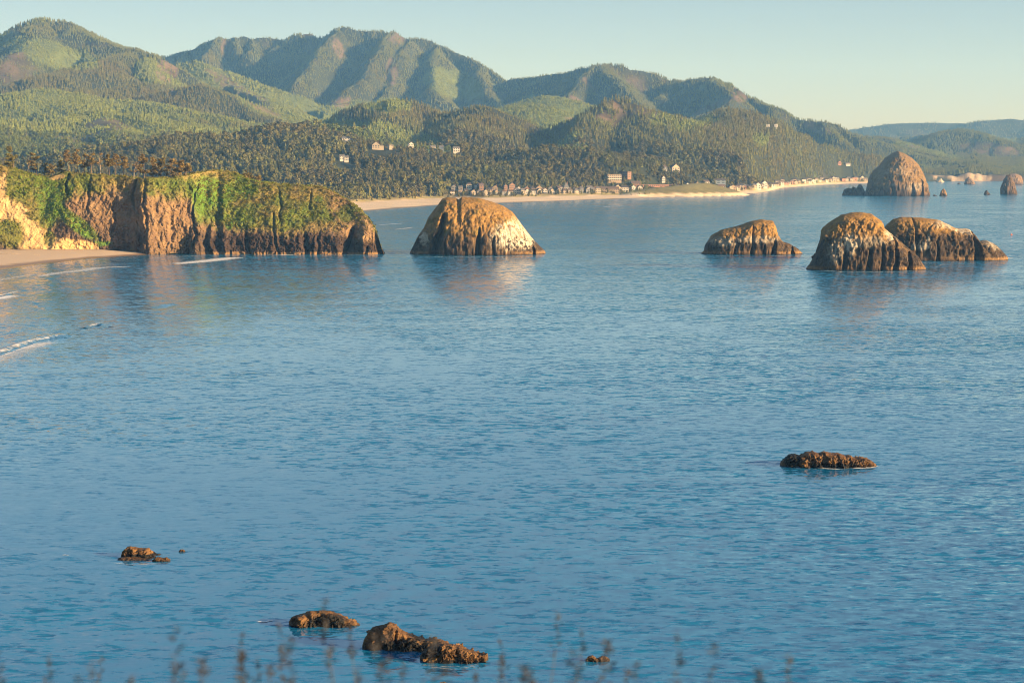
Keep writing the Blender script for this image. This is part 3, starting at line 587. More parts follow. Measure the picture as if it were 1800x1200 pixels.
    me = mesh_from(name, Vv - base, grid_faces(nu, nv + 2), [mat or M_rock], True, np.clip(C0, .005, .95).reshape(-1, 3))
    o = link(name, me, None, base); tag(o, label, cat, group)
    if yf < 600: WASH.append((px[8:-8:6], (yc - dd)[8:-8:6], yf))
    return o
WASH = []
M_rock = mat_attr('sea_rock', 0.9, 0.35, 0.22, 0.55, 0.8, (1, 1, 0.5), 2.2, 0.35)
M_wetrock = mat_attr('wet_rock', 0.55, 1.2, 0.3, 0.7, 0.3, (1, 1, 1), 7.0, 0.4)
K_dark = np.array([0.040, 0.028, 0.020]); K_brown = np.array([0.115, 0.073, 0.038]); K_ochre = np.array([0.37, 0.205, 0.055]); K_white = np.array([0.48, 0.41, 0.31]); K_band = np.array([0.24, 0.14, 0.06]); K_green = np.array([0.09, 0.10, 0.015]); K_grey = np.array([0.25, 0.2, 0.15])
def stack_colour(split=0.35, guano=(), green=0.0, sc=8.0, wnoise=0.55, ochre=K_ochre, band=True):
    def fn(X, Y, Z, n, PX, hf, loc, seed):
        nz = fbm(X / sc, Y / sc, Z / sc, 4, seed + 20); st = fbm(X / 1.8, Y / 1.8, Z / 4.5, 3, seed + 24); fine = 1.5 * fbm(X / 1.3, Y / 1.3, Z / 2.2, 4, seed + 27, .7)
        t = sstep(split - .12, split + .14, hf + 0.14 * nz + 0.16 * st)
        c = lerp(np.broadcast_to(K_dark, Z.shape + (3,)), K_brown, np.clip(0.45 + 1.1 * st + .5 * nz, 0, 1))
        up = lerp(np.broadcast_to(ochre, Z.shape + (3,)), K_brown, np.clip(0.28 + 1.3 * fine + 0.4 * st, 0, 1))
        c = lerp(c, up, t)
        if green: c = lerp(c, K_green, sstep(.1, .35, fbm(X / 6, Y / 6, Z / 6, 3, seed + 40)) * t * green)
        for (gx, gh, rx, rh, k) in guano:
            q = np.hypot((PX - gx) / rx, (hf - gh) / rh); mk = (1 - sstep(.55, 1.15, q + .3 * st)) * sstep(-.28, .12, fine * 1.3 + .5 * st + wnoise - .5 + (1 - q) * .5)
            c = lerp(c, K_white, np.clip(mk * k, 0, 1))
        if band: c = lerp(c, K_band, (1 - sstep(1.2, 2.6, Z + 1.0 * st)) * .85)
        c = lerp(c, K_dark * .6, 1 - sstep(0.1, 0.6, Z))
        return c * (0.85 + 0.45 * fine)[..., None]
    return fn
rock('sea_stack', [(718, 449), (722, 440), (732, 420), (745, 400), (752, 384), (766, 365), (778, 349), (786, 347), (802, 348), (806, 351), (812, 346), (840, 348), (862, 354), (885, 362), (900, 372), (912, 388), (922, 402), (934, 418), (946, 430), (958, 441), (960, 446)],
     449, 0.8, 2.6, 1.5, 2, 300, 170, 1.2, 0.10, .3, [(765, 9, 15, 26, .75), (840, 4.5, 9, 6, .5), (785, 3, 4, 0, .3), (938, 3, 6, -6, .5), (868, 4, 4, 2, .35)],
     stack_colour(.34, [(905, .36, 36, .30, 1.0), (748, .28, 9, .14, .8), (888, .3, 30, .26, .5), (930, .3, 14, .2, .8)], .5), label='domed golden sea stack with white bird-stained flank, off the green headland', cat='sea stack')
rock('sea_stack', [(1232, 447), (1240, 441), (1245, 425), (1252, 413), (1270, 404), (1300, 397), (1322, 389), (1340, 386), (1358, 388), (1362, 396), (1366, 412), (1374, 424), (1390, 429), (1402, 436), (1412, 445)],
     448, 0.6, 3.0, 1.6, 3, 220, 120, 1.0, 0.12, .35, [(1356, 4, 6, 6, .45), (1392, 3, 5, 2, .5), (1340, 3, 3, 0, .3), (1290, 3, 3, 0, .3), (1318, 3.5, 3, 4, .9)],
     stack_colour(.42, [(1270, .38, 30, .16, .55), (1330, .45, 40, .14, .5)], 0), label='low flat-topped ochre stack with dark base, alone between the dome and the double rock', cat='sea stack')
rock('sea_stack', [(1548, 440), (1552, 420), (1556, 400), (1562, 393), (1572, 385), (1585, 382), (1620, 382), (1650, 386), (1662, 392), (1680, 401), (1702, 402), (1712, 408), (1718, 418), (1722, 424), (1735, 422), (1752, 430), (1766, 444), (1774, 453)],
     459, 0.5, 2.6, 1.5, 4, 260, 130, 1.3, 0.10, .4, [(1712, 7, 12, -2, 1.2), (1605, 3, 4, 0, 1.1), (1640, 3, 3, 0, .5)],
     stack_colour(.62, [(1700, .75, 38, .16, .8), (1655, .85, 25, .12, .6), (1610, .35, 18, .12, .7), (1625, .5, 5, .2, .5), (1745, .55, 25, .3, .6)], 0), yfun=lambda px: 12 * sstep(1715, 1600, px) * 0, label='long brown rock with a gap near its right tip, behind the taller domed stack', cat='sea stack')
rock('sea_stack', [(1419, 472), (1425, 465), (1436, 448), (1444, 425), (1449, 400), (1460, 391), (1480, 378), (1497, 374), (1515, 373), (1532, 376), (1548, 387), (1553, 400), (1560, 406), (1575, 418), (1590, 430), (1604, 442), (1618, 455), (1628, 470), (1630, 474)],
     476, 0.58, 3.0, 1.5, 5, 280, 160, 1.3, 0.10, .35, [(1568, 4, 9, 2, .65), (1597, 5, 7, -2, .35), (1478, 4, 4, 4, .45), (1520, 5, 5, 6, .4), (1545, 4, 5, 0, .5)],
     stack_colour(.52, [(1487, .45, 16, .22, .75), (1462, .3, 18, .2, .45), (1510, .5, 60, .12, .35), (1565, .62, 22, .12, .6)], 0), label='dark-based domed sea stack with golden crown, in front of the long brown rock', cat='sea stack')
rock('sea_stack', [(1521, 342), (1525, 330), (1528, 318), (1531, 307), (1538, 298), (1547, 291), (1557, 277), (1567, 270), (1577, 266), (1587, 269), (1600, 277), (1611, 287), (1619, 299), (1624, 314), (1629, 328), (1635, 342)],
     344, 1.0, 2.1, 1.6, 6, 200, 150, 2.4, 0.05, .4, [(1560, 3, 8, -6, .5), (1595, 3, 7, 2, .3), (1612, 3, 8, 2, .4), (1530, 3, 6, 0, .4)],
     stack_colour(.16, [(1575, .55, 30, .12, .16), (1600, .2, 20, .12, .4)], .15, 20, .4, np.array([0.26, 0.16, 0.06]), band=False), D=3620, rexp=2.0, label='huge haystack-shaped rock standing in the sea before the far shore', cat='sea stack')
DK = dict(ratio=.7, nu=90, nv=60)
rock('sea_rock', [(1481, 341), (1485, 333), (1492, 330), (1497, 332), (1500, 328), (1506, 331), (1511, 324), (1514, 325), (1519, 334), (1523, 341)], 342, seed=8, amp=1.2, fr=.08, colour=stack_colour(1.5, [], 0, band=False), D=3680, label='low dark jagged rock touching the left foot of the huge haystack rock', **DK)
rock('sea_rock', [(1652, 344), (1655, 335), (1659, 331), (1662, 334), (1666, 344)], 345, seed=9, amp=1.0, fr=.08, colour=stack_colour(.2, [], 0, band=False), D=3650, label='small pointed rock right of the huge haystack rock', **DK)
rock('sea_rock', [(1730, 342), (1732, 336), (1735, 334), (1738, 338), (1742, 342)], 342.5, seed=10, amp=.6, fr=.1, colour=stack_colour(1.5, [], 0, band=False), label='tiny dark rock left of the tall needle rock', **DK)
rock('sea_rock', [(1759, 341), (1761, 325), (1765, 315), (1770, 308), (1775, 307), (1780, 316), (1785, 326), (1789, 341)], 342, seed=11, amp=1.6, fr=.07, colour=stack_colour(.12, [], 0, band=False, ochre=K_brown * 1.2), label='tall needle rock near the end of the bay', **DK)
rock('sea_rock', [(1764, 321), (1768, 312), (1775, 306), (1785, 305), (1795, 309), (1799, 321)], 322.5, seed=12, amp=1.6, fr=.05, colour=stack_colour(.1, [], 0, band=False, ochre=np.array([.28, .18, .1])), D=5300, label='rounded brown rock just behind the tall needle rock', **DK)
rock('sea_rock', [(1695, 323), (1698, 315), (1703, 311), (1708, 314), (1715, 323)], 323.5, seed=13, amp=1.4, fr=.05, colour=stack_colour(.1, [], 0, band=False, ochre=np.array([.28, .18, .1])), D=5300, label='cone-shaped brown rock in front of the pale far cliffs', **DK)
rock('sea_rock', [(1683, 323), (1686, 321), (1689, 323.5)], 324, seed=14, amp=.4, fr=.1, colour=stack_colour(1.5, [], 0, band=False), D=5350, label='speck of dark rock left of the cone-shaped brown rock', ratio=.7, nu=30, nv=24)
rock('sea_rock', [(1646, 319), (1650, 315), (1654, 313), (1658, 318), (1660, 319)], 320, seed=15, amp=1, fr=.05, colour=stack_colour(0.0, [(1653, .5, 20, 1, 1)], 0, band=False), D=5800, label='small cream-coloured rock close under the far shore', **DK)
rock('sea_rock', [(1640, 343), (1643, 342), (1648, 343.6)], 344, seed=16, amp=.3, fr=.2, colour=stack_colour(1.5, [], 0, band=False), D=3640, label='flat dark reef awash at the right foot of the huge haystack rock', ratio=.7, nu=30, nv=24)
# near rocks awash
PAINTED_SHADE = {25: [(566, .25, 40, .62)], 26: [(712, .0, 62, .50), (650, .0, 20, .3)], 28: [(752, .7, 22, .5), (800, .0, 50, .22)], 21: [(1397, .5, 16, .6), (1465, .1, 50, .28)], 22: [(245, .1, 40, .3)]}
def wet_colour(X, Y, Z, n, PX, hf, loc, seed):
    nz = fbm(X / 1.5, Y / 1.5, Z / 1.5, 4, seed + 20); f = fbm(X / .4, Y / .4, Z / .4, 3, seed + 25)
    c = lerp(np.broadcast_to(np.array([.10, .05, .02]), Z.shape + (3,)), np.array([.21, .105, .034]), np.clip(.4 + 1.3 * nz + f * .5, 0, 1))
    c = lerp(c, np.array([.035, .022, .014]), np.clip(.15 + f * 1.1 - nz * .5, 0, .8))
    for (gx, gh, rx, rh) in PAINTED_SHADE.get(seed, []): c = lerp(c, np.array([.012, .010, .008]), 1 - sstep(.8, 1.1, np.hypot((PX - gx) / rx, (hf - gh) / rh) + .35 * nz + .2 * f))     # shade on the rock fronts, painted into the colour as near-black patches
    return lerp(c, np.array([.035, .025, .02]), 1 - sstep(.05, .3, Z + .1 * nz))
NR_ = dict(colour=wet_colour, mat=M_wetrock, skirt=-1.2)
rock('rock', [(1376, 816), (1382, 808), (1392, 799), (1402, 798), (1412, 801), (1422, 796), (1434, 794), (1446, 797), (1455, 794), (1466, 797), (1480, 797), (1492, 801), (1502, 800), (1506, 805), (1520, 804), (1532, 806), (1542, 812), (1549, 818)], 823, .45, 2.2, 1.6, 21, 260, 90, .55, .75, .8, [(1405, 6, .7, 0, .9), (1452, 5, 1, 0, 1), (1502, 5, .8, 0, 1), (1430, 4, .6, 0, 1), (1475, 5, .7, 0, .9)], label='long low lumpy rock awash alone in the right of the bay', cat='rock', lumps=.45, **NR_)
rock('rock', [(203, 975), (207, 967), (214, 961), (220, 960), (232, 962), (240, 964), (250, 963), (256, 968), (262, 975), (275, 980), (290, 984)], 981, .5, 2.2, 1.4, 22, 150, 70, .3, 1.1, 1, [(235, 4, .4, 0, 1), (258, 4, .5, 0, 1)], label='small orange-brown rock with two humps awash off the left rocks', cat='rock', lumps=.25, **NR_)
rock('rock', [(192, 984), (205, 980), (222, 979), (245, 981), (262, 983)], 985, .5, 2.2, 1.4, 23, 90, 40, .12, 1.5, 1, label='flat reef just breaking the water in front of the two-humped rock', cat='rock', lumps=.1, **NR_)
rock('rock', [(258, 984), (266, 979), (276, 980), (284, 979), (290, 983), (292, 987)], 987, .5, 2.2, 1.4, 27, 90, 40, .15, 1.5, 1, label='low brown ledge at the right end of the two-humped rock', cat='rock', lumps=.1, **NR_)
rock('rock', [(306, 969), (309, 965), (314, 965), (318, 969)], 970, .6, 2.2, 1.4, 24, 50, 30, .1, 1.5, 1, label='tiny dark rock right of the two-humped rock', cat='rock', **NR_)
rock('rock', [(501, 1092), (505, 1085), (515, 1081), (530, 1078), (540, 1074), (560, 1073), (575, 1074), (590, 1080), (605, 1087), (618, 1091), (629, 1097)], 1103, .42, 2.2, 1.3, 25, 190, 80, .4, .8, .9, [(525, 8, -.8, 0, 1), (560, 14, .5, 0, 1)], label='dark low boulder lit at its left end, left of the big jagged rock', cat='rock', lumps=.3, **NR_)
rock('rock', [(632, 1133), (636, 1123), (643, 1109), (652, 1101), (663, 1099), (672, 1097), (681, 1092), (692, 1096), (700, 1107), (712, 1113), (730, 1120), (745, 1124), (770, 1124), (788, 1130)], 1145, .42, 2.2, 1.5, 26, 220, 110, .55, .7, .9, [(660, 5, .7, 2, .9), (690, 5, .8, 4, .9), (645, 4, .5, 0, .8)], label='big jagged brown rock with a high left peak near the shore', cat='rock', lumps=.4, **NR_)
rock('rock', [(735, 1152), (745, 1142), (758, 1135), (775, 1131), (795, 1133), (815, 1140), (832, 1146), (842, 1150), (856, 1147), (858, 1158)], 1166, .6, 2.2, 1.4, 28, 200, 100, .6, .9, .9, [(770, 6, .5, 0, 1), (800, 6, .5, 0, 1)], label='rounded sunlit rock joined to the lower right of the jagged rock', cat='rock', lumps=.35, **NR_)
rock('rock', [(1031, 1160), (1036, 1153), (1044, 1152), (1052, 1156), (1060, 1153), (1068, 1155), (1076, 1161)], 1163, .5, 2.2, 1.4, 29, 80, 40, .15, 1.4, 1, label='small dark rock awash at the bottom right of centre', cat='rock', lumps=.12, **NR_)
rock('rock', [(767, 1201), (771, 1198), (779, 1197), (785, 1201)], 1203, .5, 2.2, 1.4, 30, 50, 30, .08, 1.4, 1, label='tip of a rock at the very bottom of the view', cat='rock', **NR_)

# ------------------------------------------------------------------ the near headland
NU, NV, NP = 900, 230, 60
def arr(x, pts): return np.interp(x, [q[0] for q in pts], [q[1] for q in pts])
hpx = np.concatenate([np.linspace(-170, 640, 800), np.linspace(640.5, 673, 100)])
TOP = [(-170, 280), (-60, 288), (0, 290), (30, 300), (60, 309), (90, 312), (110, 305), (130, 304), (170, 308), (210, 311), (250, 314), (300, 313), (335, 307), (370, 300), (400, 301), (420, 306), (432, 314), (450, 320), (480, 325), (560, 328), (575, 333), (590, 341), (612, 353), (635, 371), (650, 388), (659, 402), (665, 420), (670, 438), (673, 446)]
ptop = arr(hpx, TOP) + 1.2 * vnoise(hpx / 9, 0, 0, 3)
Db = arr(hpx, [(-170, 1385), (0, 1398), (100, 1405), (205, 1411), (262, 1404), (300, 1408), (335, 1408), (673, 1401)])
OFFP = [(hx_, hv_ * .75) for hx_, hv_ in [(-170, 0), (110, 0), (150, 2), (205, 2), (228, 4), (246, 0), (255, -4.5), (262, -5.5), (275, -3), (300, 0), (322, 3.5), (330, 3), (342, -4), (352, -4), (362, .5), (372, -3.5), (384, 1), (394, -3), (410, 0), (480, -1), (560, -1), (600, 1), (625, 2), (640, -2), (655, 0), (666, 11), (673, 34)]]
kk = arr(hpx, [(-170, .55), (70, .52), (150, .46), (320, .42), (340, .5), (358, .85), (385, 1.05), (430, 1.1), (600, 1.05), (673, .8)])
zl = arr(hpx, [(-170, 0), (80, 1), (120, 12), (200, 24), (320, 22), (345, 10), (380, 9), (420, 10), (480, 12), (560, 12), (620, 11), (673, 8)])
zb = arr(hpx, [(-170, 3.5), (200, 3.0), (235, 1.5), (262, -1.5), (300, 0.6), (330, 0.6), (350, -2), (673, -2)])
def setback(z): return kk * np.clip(z - zl, 0, None) + .10 * np.clip(z, 0, None)
Dt = Db + 20
for _k in range(8): zt = P(hpx, ptop, Dt)[2]; Dt = Db + setback(zt)
v = np.linspace(0, 1, NV)
ha = a_of(hpx)
Zc = zb[:, None] + (zt - zb)[:, None] * v[None, :]
fade = 1 - sstep(.72, 1.0, v)[None, :] * 0.85
OFF = arr((hpx[:, None] + (5 * vnoise(Zc / 8, hpx[:, None] / 40, 0, 71) + 3 * vnoise(Zc / 3, hpx[:, None] / 20, 0, 72)) * (hpx[:, None] < 655)), OFFP)
Yc = Db[:, None] + OFF * fade + kk[:, None] * np.clip(Zc - zl[:, None], 0, None) + .10 * np.clip(Zc, 0, None)
Xc = ha[:, None] * (Db[:, None] * (1 - v[None, :]) + Dt[:, None] * v[None, :])
hf = np.broadcast_to(v[None, :], Yc.shape); PXc = np.broadcast_to(hpx[:, None], Yc.shape)
rockish = sstep(100, 130, PXc) * (1 - sstep(.45, .75, hf - (PXc < 340) * .25))
rib = ridged(Xc * .3, Yc * .1, Zc * .06, 3, 61); rg = ridged(Xc * .07, Yc * .06, Zc * .05, 4, 63); fb = fbm(Xc * .5, Yc * .5, Zc * .35, 4, 65)
vf = fbm(Xc * .16, Yc * .16, Zc * .16, 4, 67)
tipf = (1 - sstep(655, 673, PXc)) * sstep(-170, -150, PXc)
crestf = 1 - .8 * sstep(.93, 1, hf)
dY = -(.5 * (rib - .4) * rockish + 2.4 * (rg - .4) * (.55 + .45 * rockish) + .9 * fb + .55 * fbm(Xc * 1.3, Yc * 1.3, Zc * .9, 3, 66) + 1.4 * vf + (.7 * blocks(Xc, Yc, Zc, .11, 5, .6) + .55 * blocks(Xc, Yc, Zc, .33, 6, .7)) * rockish) * tipf * crestf
for (cx, wd, dep, sl, t0, t1) in ((484, 2.0, 6, 4, 0, .62), (538, 3.0, 7, 3, 0, .38), (563, 1.8, 4, 0, 0, .4), (608, 4.5, 11, 22, 0, .6), (480, 3, 4, 14, .55, .95), (545, 2.5, 3, 2, .7, .95), (642, 2.5, 4, 2, 0, .3), (432, 3, 4, 6, 0, .35),
                                  (258, 3.5, 4, -4, .4, 1), (337, 3, 6, 12, .1, .9), (362, 4, 4, 20, .05, .6), (190, 2.5, 3, 14, .1, .7), (230, 3.5, 6, 4, .6, 1.05), (150, 3, 3, 5, .5, 1), (117, 3, 4, 0, .75, 1.05)):
    cc = cx + sl * hf + 6 * vnoise(Zc / 9, 0, 0, int(cx)) + 2 * vnoise(Zc / 2.5, 0, 0, int(cx))
    gz = np.exp(-((PXc - cc) / (wd * (1.1 - .5 * hf))) ** 2) * (1 - sstep(t1 - .1, t1 + .03, hf)) * sstep(t0 - .06, t0 + .02, hf + 1e-3 if t0 > 0 else hf + 1)
    dY = dY + dep * .75 * gz
Yc = Yc + dY
# the top behind the edge, falling away to the far beach
tt = np.linspace(0, 1, NP)[1:]; bw = arr(hpx, [(-170, 500), (300, 420), (560, 260), (640, 120), (673, 12)])
Yp = (Yc[:, -1])[:, None] + bw[:, None] * tt[None, :]; Zp = (Zc[:, -1])[:, None] + (-.0 + (-(Zc[:, -1] + 3))[:, None] * sstep(.25, 1, tt)[None, :]) - 1.2 * tt[None, :] + .5 * fbm(ha[:, None] * Yp / 8, Yp / 8, 0, 3, 70) * sstep(0, .05, tt)[None, :]
Xp = Xc[:, -1][:, None] + (ha[:, None] * (Yp - Yc[:, -1][:, None]))
Xh = np.concatenate([Xc, Xp], 1); Yh = np.concatenate([Yc, Yp], 1); Zh = np.concatenate([Zc, Zp], 1)
hfh = np.concatenate([hf, np.full(Yp.shape, 1.0)], 1); PXh = np.broadcast_to(hpx[:, None], Yh.shape); PYh = proj(Xh, Yh, Zh)[1]
# colours of soil, rock and plants
def e_blob(cx, cy, rx, ry, ang, sd, soft=.3, nz=.45, fr=.05):
    c, s2 = math.cos(math.radians(ang)), math.sin(math.radians(ang)); u = PXh - cx; vv = PYh - cy
    q = np.hypot((u * c + vv * s2) / rx, (-u * s2 + vv * c) / ry) + nz * fbm(Xh * fr, Yh * fr, Zh * fr * 1.2, 4, sd); return 1 - sstep(1 - soft, 1 + soft, q)
nA = fbm(Xh * .06, Yh * .06, Zh * .06, 4, 81); nB = fbm(Xh * .3, Yh * .3, Zh * .2, 4, 83); nC = fbm(Xh * .7, Yh * .7, Zh * .7, 3, 85); stv = fbm(Xh * .6, Yh * .3, Zh * .1, 3, 87)
rockc = lerp(np.broadcast_to(np.array([.042, .027, .02]), Xh.shape + (3,)), np.array([.17, .108, .06]), np.clip(.45 + nB * .9 + stv * .7, 0, 1))
tanc = lerp(np.broadcast_to(np.array([.23, .142, .068]), Xh.shape + (3,)), np.array([.11, .062, .034]), np.clip(.35 + nB + .5 * stv, 0, 1))
dryg = lerp(np.broadcast_to(np.array([.21, .155, .045]), Xh.shape + (3,)), np.array([.14, .13, .022]), np.clip(.5 + nA + nB * .8, 0, 1))
grn = lerp(np.broadcast_to(np.array([.10, .15, .014]), Xh.shape + (3,)), np.array([.08, .10, .02]), np.clip(.4 + nB * 1.3, 0, 1))
sandc = lerp(np.broadcast_to(np.array([.50, .33, .14]), Xh.shape + (3,)), np.array([.36, .22, .10]), np.clip(.3 + nB * .8 + stv * .6, 0, 1))
veg = sstep(-.08, .12, hfh - arr(PXh, [(-170, .1), (80, .2), (110, .62), (150, .74), (205, .78), (255, .80), (300, .74), (335, .70), (350, .50), (380, .34), (420, .30), (470, .30), (560, .31), (600, .45), (625, .60), (650, .8), (673, 1.0)]) + .13 * nA + .10 * nB)
hc = rockc.copy()
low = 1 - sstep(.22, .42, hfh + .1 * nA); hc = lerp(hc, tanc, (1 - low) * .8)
hc = lerp(hc, tanc * 1.05, np.clip(e_blob(295, 395, 34, 55, 0, 90) + .6 * e_blob(165, 350, 50, 24, 0, 91), 0, 1) * .85)
hc = lerp(hc, np.array([.36, .25, .14]), np.clip(e_blob(190, 338, 30, 12, 15, 92) * sstep(-.1, .2, stv), 0, 1) * .6)
vegc = lerp(dryg, grn, np.clip(.35 + nA * 2.2 + nB * .8, 0, 1)); hc = lerp(hc, vegc, veg * np.clip(1.05 + nC * .5, 0, 1))
br = np.array([.075, .165, .012])
for q, k in ((e_blob(375, 335, 34, 24, 15, 93), .8), (e_blob(425, 335, 26, 16, 10, 94), .6), (e_blob(130, 390, 55, 12, 38, 95), .8), (e_blob(85, 345, 22, 44, -10, 96), .45), (e_blob(560, 350, 8, 6, 0, 97), .7), (e_blob(405, 395, 7, 9, 0, 98), .7), (e_blob(350, 360, 12, 30, 0, 99), .5), (e_blob(172, 429, 22, 5, -5, 100), .8)):
    hc = lerp(hc, br * (1 + nC * .6)[..., None], q * k)
scar = np.maximum.reduce([e_blob(18, 385, 62, 30, 46, 101, .2, .3), e_blob(60, 415, 70, 16, 30, 102, .2, .35), e_blob(110, 428, 70, 10, 6, 103, .2, .3), e_blob(6, 330, 10, 26, 0, 104), .8 * e_blob(100, 312, 14, 5, -10, 105)]) * (PXh < 170)
hc = lerp(hc, sandc, scar)
bushb = np.maximum.reduce([e_blob(15, 410, 26, 24, 10, 106), .7 * e_blob(55, 380, 12, 8, 30, 107), .8 * e_blob(85, 420, 10, 12, 0, 108), e_blob(35, 320, 22, 34, 10, 109)])
hc = lerp(hc, lerp(grn, dryg, .5 + 0 * nA) * .9, bushb)
hc = lerp(hc, tanc * 1.1, np.clip(e_blob(600, 370, 20, 45, -15, 110) + e_blob(640, 400, 18, 34, -25, 111) - 1.2 * e_blob(610, 372, 13, 13, -30, 112), 0, 1) * .85)
hc = lerp(hc, np.array([.075, .095, .02]), e_blob(608, 374, 14, 15, -40, 113, .2) * .9)
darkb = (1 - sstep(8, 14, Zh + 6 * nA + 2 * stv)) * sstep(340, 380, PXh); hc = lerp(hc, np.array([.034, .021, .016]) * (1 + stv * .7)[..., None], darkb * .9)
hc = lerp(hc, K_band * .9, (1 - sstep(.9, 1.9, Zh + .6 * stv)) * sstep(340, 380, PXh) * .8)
M_head = mat_attr('headland_ground', .95, .3, .18, .5, .8, (1, 1, .7), 1.6, .32)
Vh = np.stack([Xh, Yh, Zh], -1).reshape(-1, 3)
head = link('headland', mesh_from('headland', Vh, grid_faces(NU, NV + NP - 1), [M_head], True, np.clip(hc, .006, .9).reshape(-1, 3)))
tag(head, 'grass-topped headland with dark columnar basalt cliffs', kind='structure')
# shrubs and tussocks that roughen its slopes
vegw = np.clip(veg + bushb * 1.2 + e_blob(130, 390, 55, 14, 38, 95) + .35 * e_blob(85, 345, 26, 44, -10, 96) - scar * .9, 0, 1) * (hfh > .02)
vegw[:, NV + 22:] = 0
nS = 17000; r = np.random.RandomState(5); wgt = (vegw ** 1.5).ravel(); tv0 = np.linalg.norm(np.diff(np.stack([Xh, Yh, Zh], -1), axis=1), axis=-1); tv0 = np.concatenate([tv0, tv0[:, -1:]], 1)
wgt = wgt * np.clip(tv0, 0, 1.2).ravel() * np.clip(np.gradient(Xh[:, 0])[:, None] + 0 * Xh, 0, 2).ravel(); wgt /= wgt.sum(); ix = r.choice(len(wgt), nS, p=wgt)
ui, vi = np.divmod(ix, Xh.shape[1]); bq = np.maximum.reduce([e_blob(375, 330, 45, 28, 15, 93), e_blob(130, 390, 55, 12, 38, 95), bushb, e_blob(430, 325, 60, 14, 5, 94)]).ravel()[ix]
tin = np.clip(.22 + .35 * nA.ravel()[ix] * 2 + .35 * bq + r.uniform(-.2, .2, nS), 0, 1)
big = (r.rand(nS) < .05 + .22 * bq)
M_shrub = mat_leaf('shrub_leaves', (0.17, 0.13, 0.03), (0.13, 0.20, 0.014))
def clump(seed, n=34):
    rr = random.Random(seed); v = []; f = []
    for i in range(n):
        d = Vector((rr.gauss(0, 1), rr.gauss(0, 1), abs(rr.gauss(0, .8)))).normalized() * rr.uniform(.6, 1); nn = (d + Vector((rr.gauss(0, .4), rr.gauss(0, .4), rr.gauss(0, .4)))).normalized()
        t = nn.orthogonal().normalized(); b = nn.cross(t); sz = rr.uniform(.22, .45); k = len(v)
        v += [tuple(d + t * sz), tuple(d - t * sz * .5 + b * sz * .8), tuple(d - t * sz * .5 - b * sz * .8)]; f.append((k, k + 1, k + 2))
    return mesh_from('clump', v, f, [M_shrub])
instances('undergrowth', [clump(k) for k in range(5)], Vh[ix], np.where(big, r.uniform(.7, 1.3, nS), r.uniform(.2, .55, nS)), r.uniform(0, 6.28, nS), r.randint(0, 5, nS), tin, 'low shrubs and grass tussocks covering the headland', 'undergrowth')
# the near beach at its foot
NBU, NBV = 200, 60
bp = np.linspace(-200, 345, NBU); sh_py = arr(bp, [(-200, 492), (-60, 480), (0, 473.5), (60, 466), (100, 461), (150, 455), (200, 452), (240, 449), (262, 447.5), (300, 445.5), (335, 445.2), (345, 446)])
sy = W(bp, sh_py)[1]; by_ = arr(bp, [(-200, 1400), (0, 1415), (200, 1428), (262, 1420), (300, 1424), (345, 1420)])
t = np.linspace(-.25, 1, NBV); Yb = sy[:, None] + (by_ - sy)[:, None] * t[None, :]; Xb = a_of(bp)[:, None] * Yb; Zb = np.where(t < 0, t * 1.2, t ** .9 * 1.0 if False else np.abs(t) ** .9)[None, :] * arr(bp, [(-200, 3.6), (180, 3.3), (240, 1.8), (262, .8), (345, 1.0)])[:, None]
Zb = Zb + .08 * fbm(Xb / 10, Yb / 10, 0, 3, 120) * (t > .1)[None, :]
wetm = (1 - sstep(.45, .9, Zb + .25 * fbm(Xb / 40, Yb / 15, 0, 3, 121))); cb = lerp(np.broadcast_to(np.array([.47, .34, .225]), Xb.shape + (3,)), np.array([.20, .13, .085]), wetm)
deb = sstep(.8, .95, t)[None, :] * sstep(-.1, .25, fbm(Xb / 6, Yb / 3, 0, 3, 123)); cb = lerp(cb, np.array([.14, .09, .05]), deb * .8)
m, n_, l_, b_ = newmat('near_sand')
at = n_.new('ShaderNodeAttribute'); at.attribute_name = 'Col'; l_.new(at.outputs['Color'], b_.inputs['Base Color'])
sx = n_.new('ShaderNodeSeparateXYZ'); gg = n_.new('ShaderNodeNewGeometry'); l_.new(gg.outputs['Position'], sx.inputs[0]); mr = n_.new('ShaderNodeMapRange')
mr.inputs['From Min'].default_value = .15; mr.inputs['From Max'].default_value = .7; mr.inputs['To Min'].default_value = .22; mr.inputs['To Max'].default_value = .9; l_.new(sx.outputs['Z'], mr.inputs['Value']); l_.new(mr.outputs[0], b_.inputs['Roughness'])
nb = link('near_beach', mesh_from('near_beach', np.stack([Xb, Yb, Zb], -1).reshape(-1, 3), grid_faces(NBU, NBV), [m], True, cb.reshape(-1, 3)))
tag(nb, 'sand cove at the foot of the headland', kind='structure')

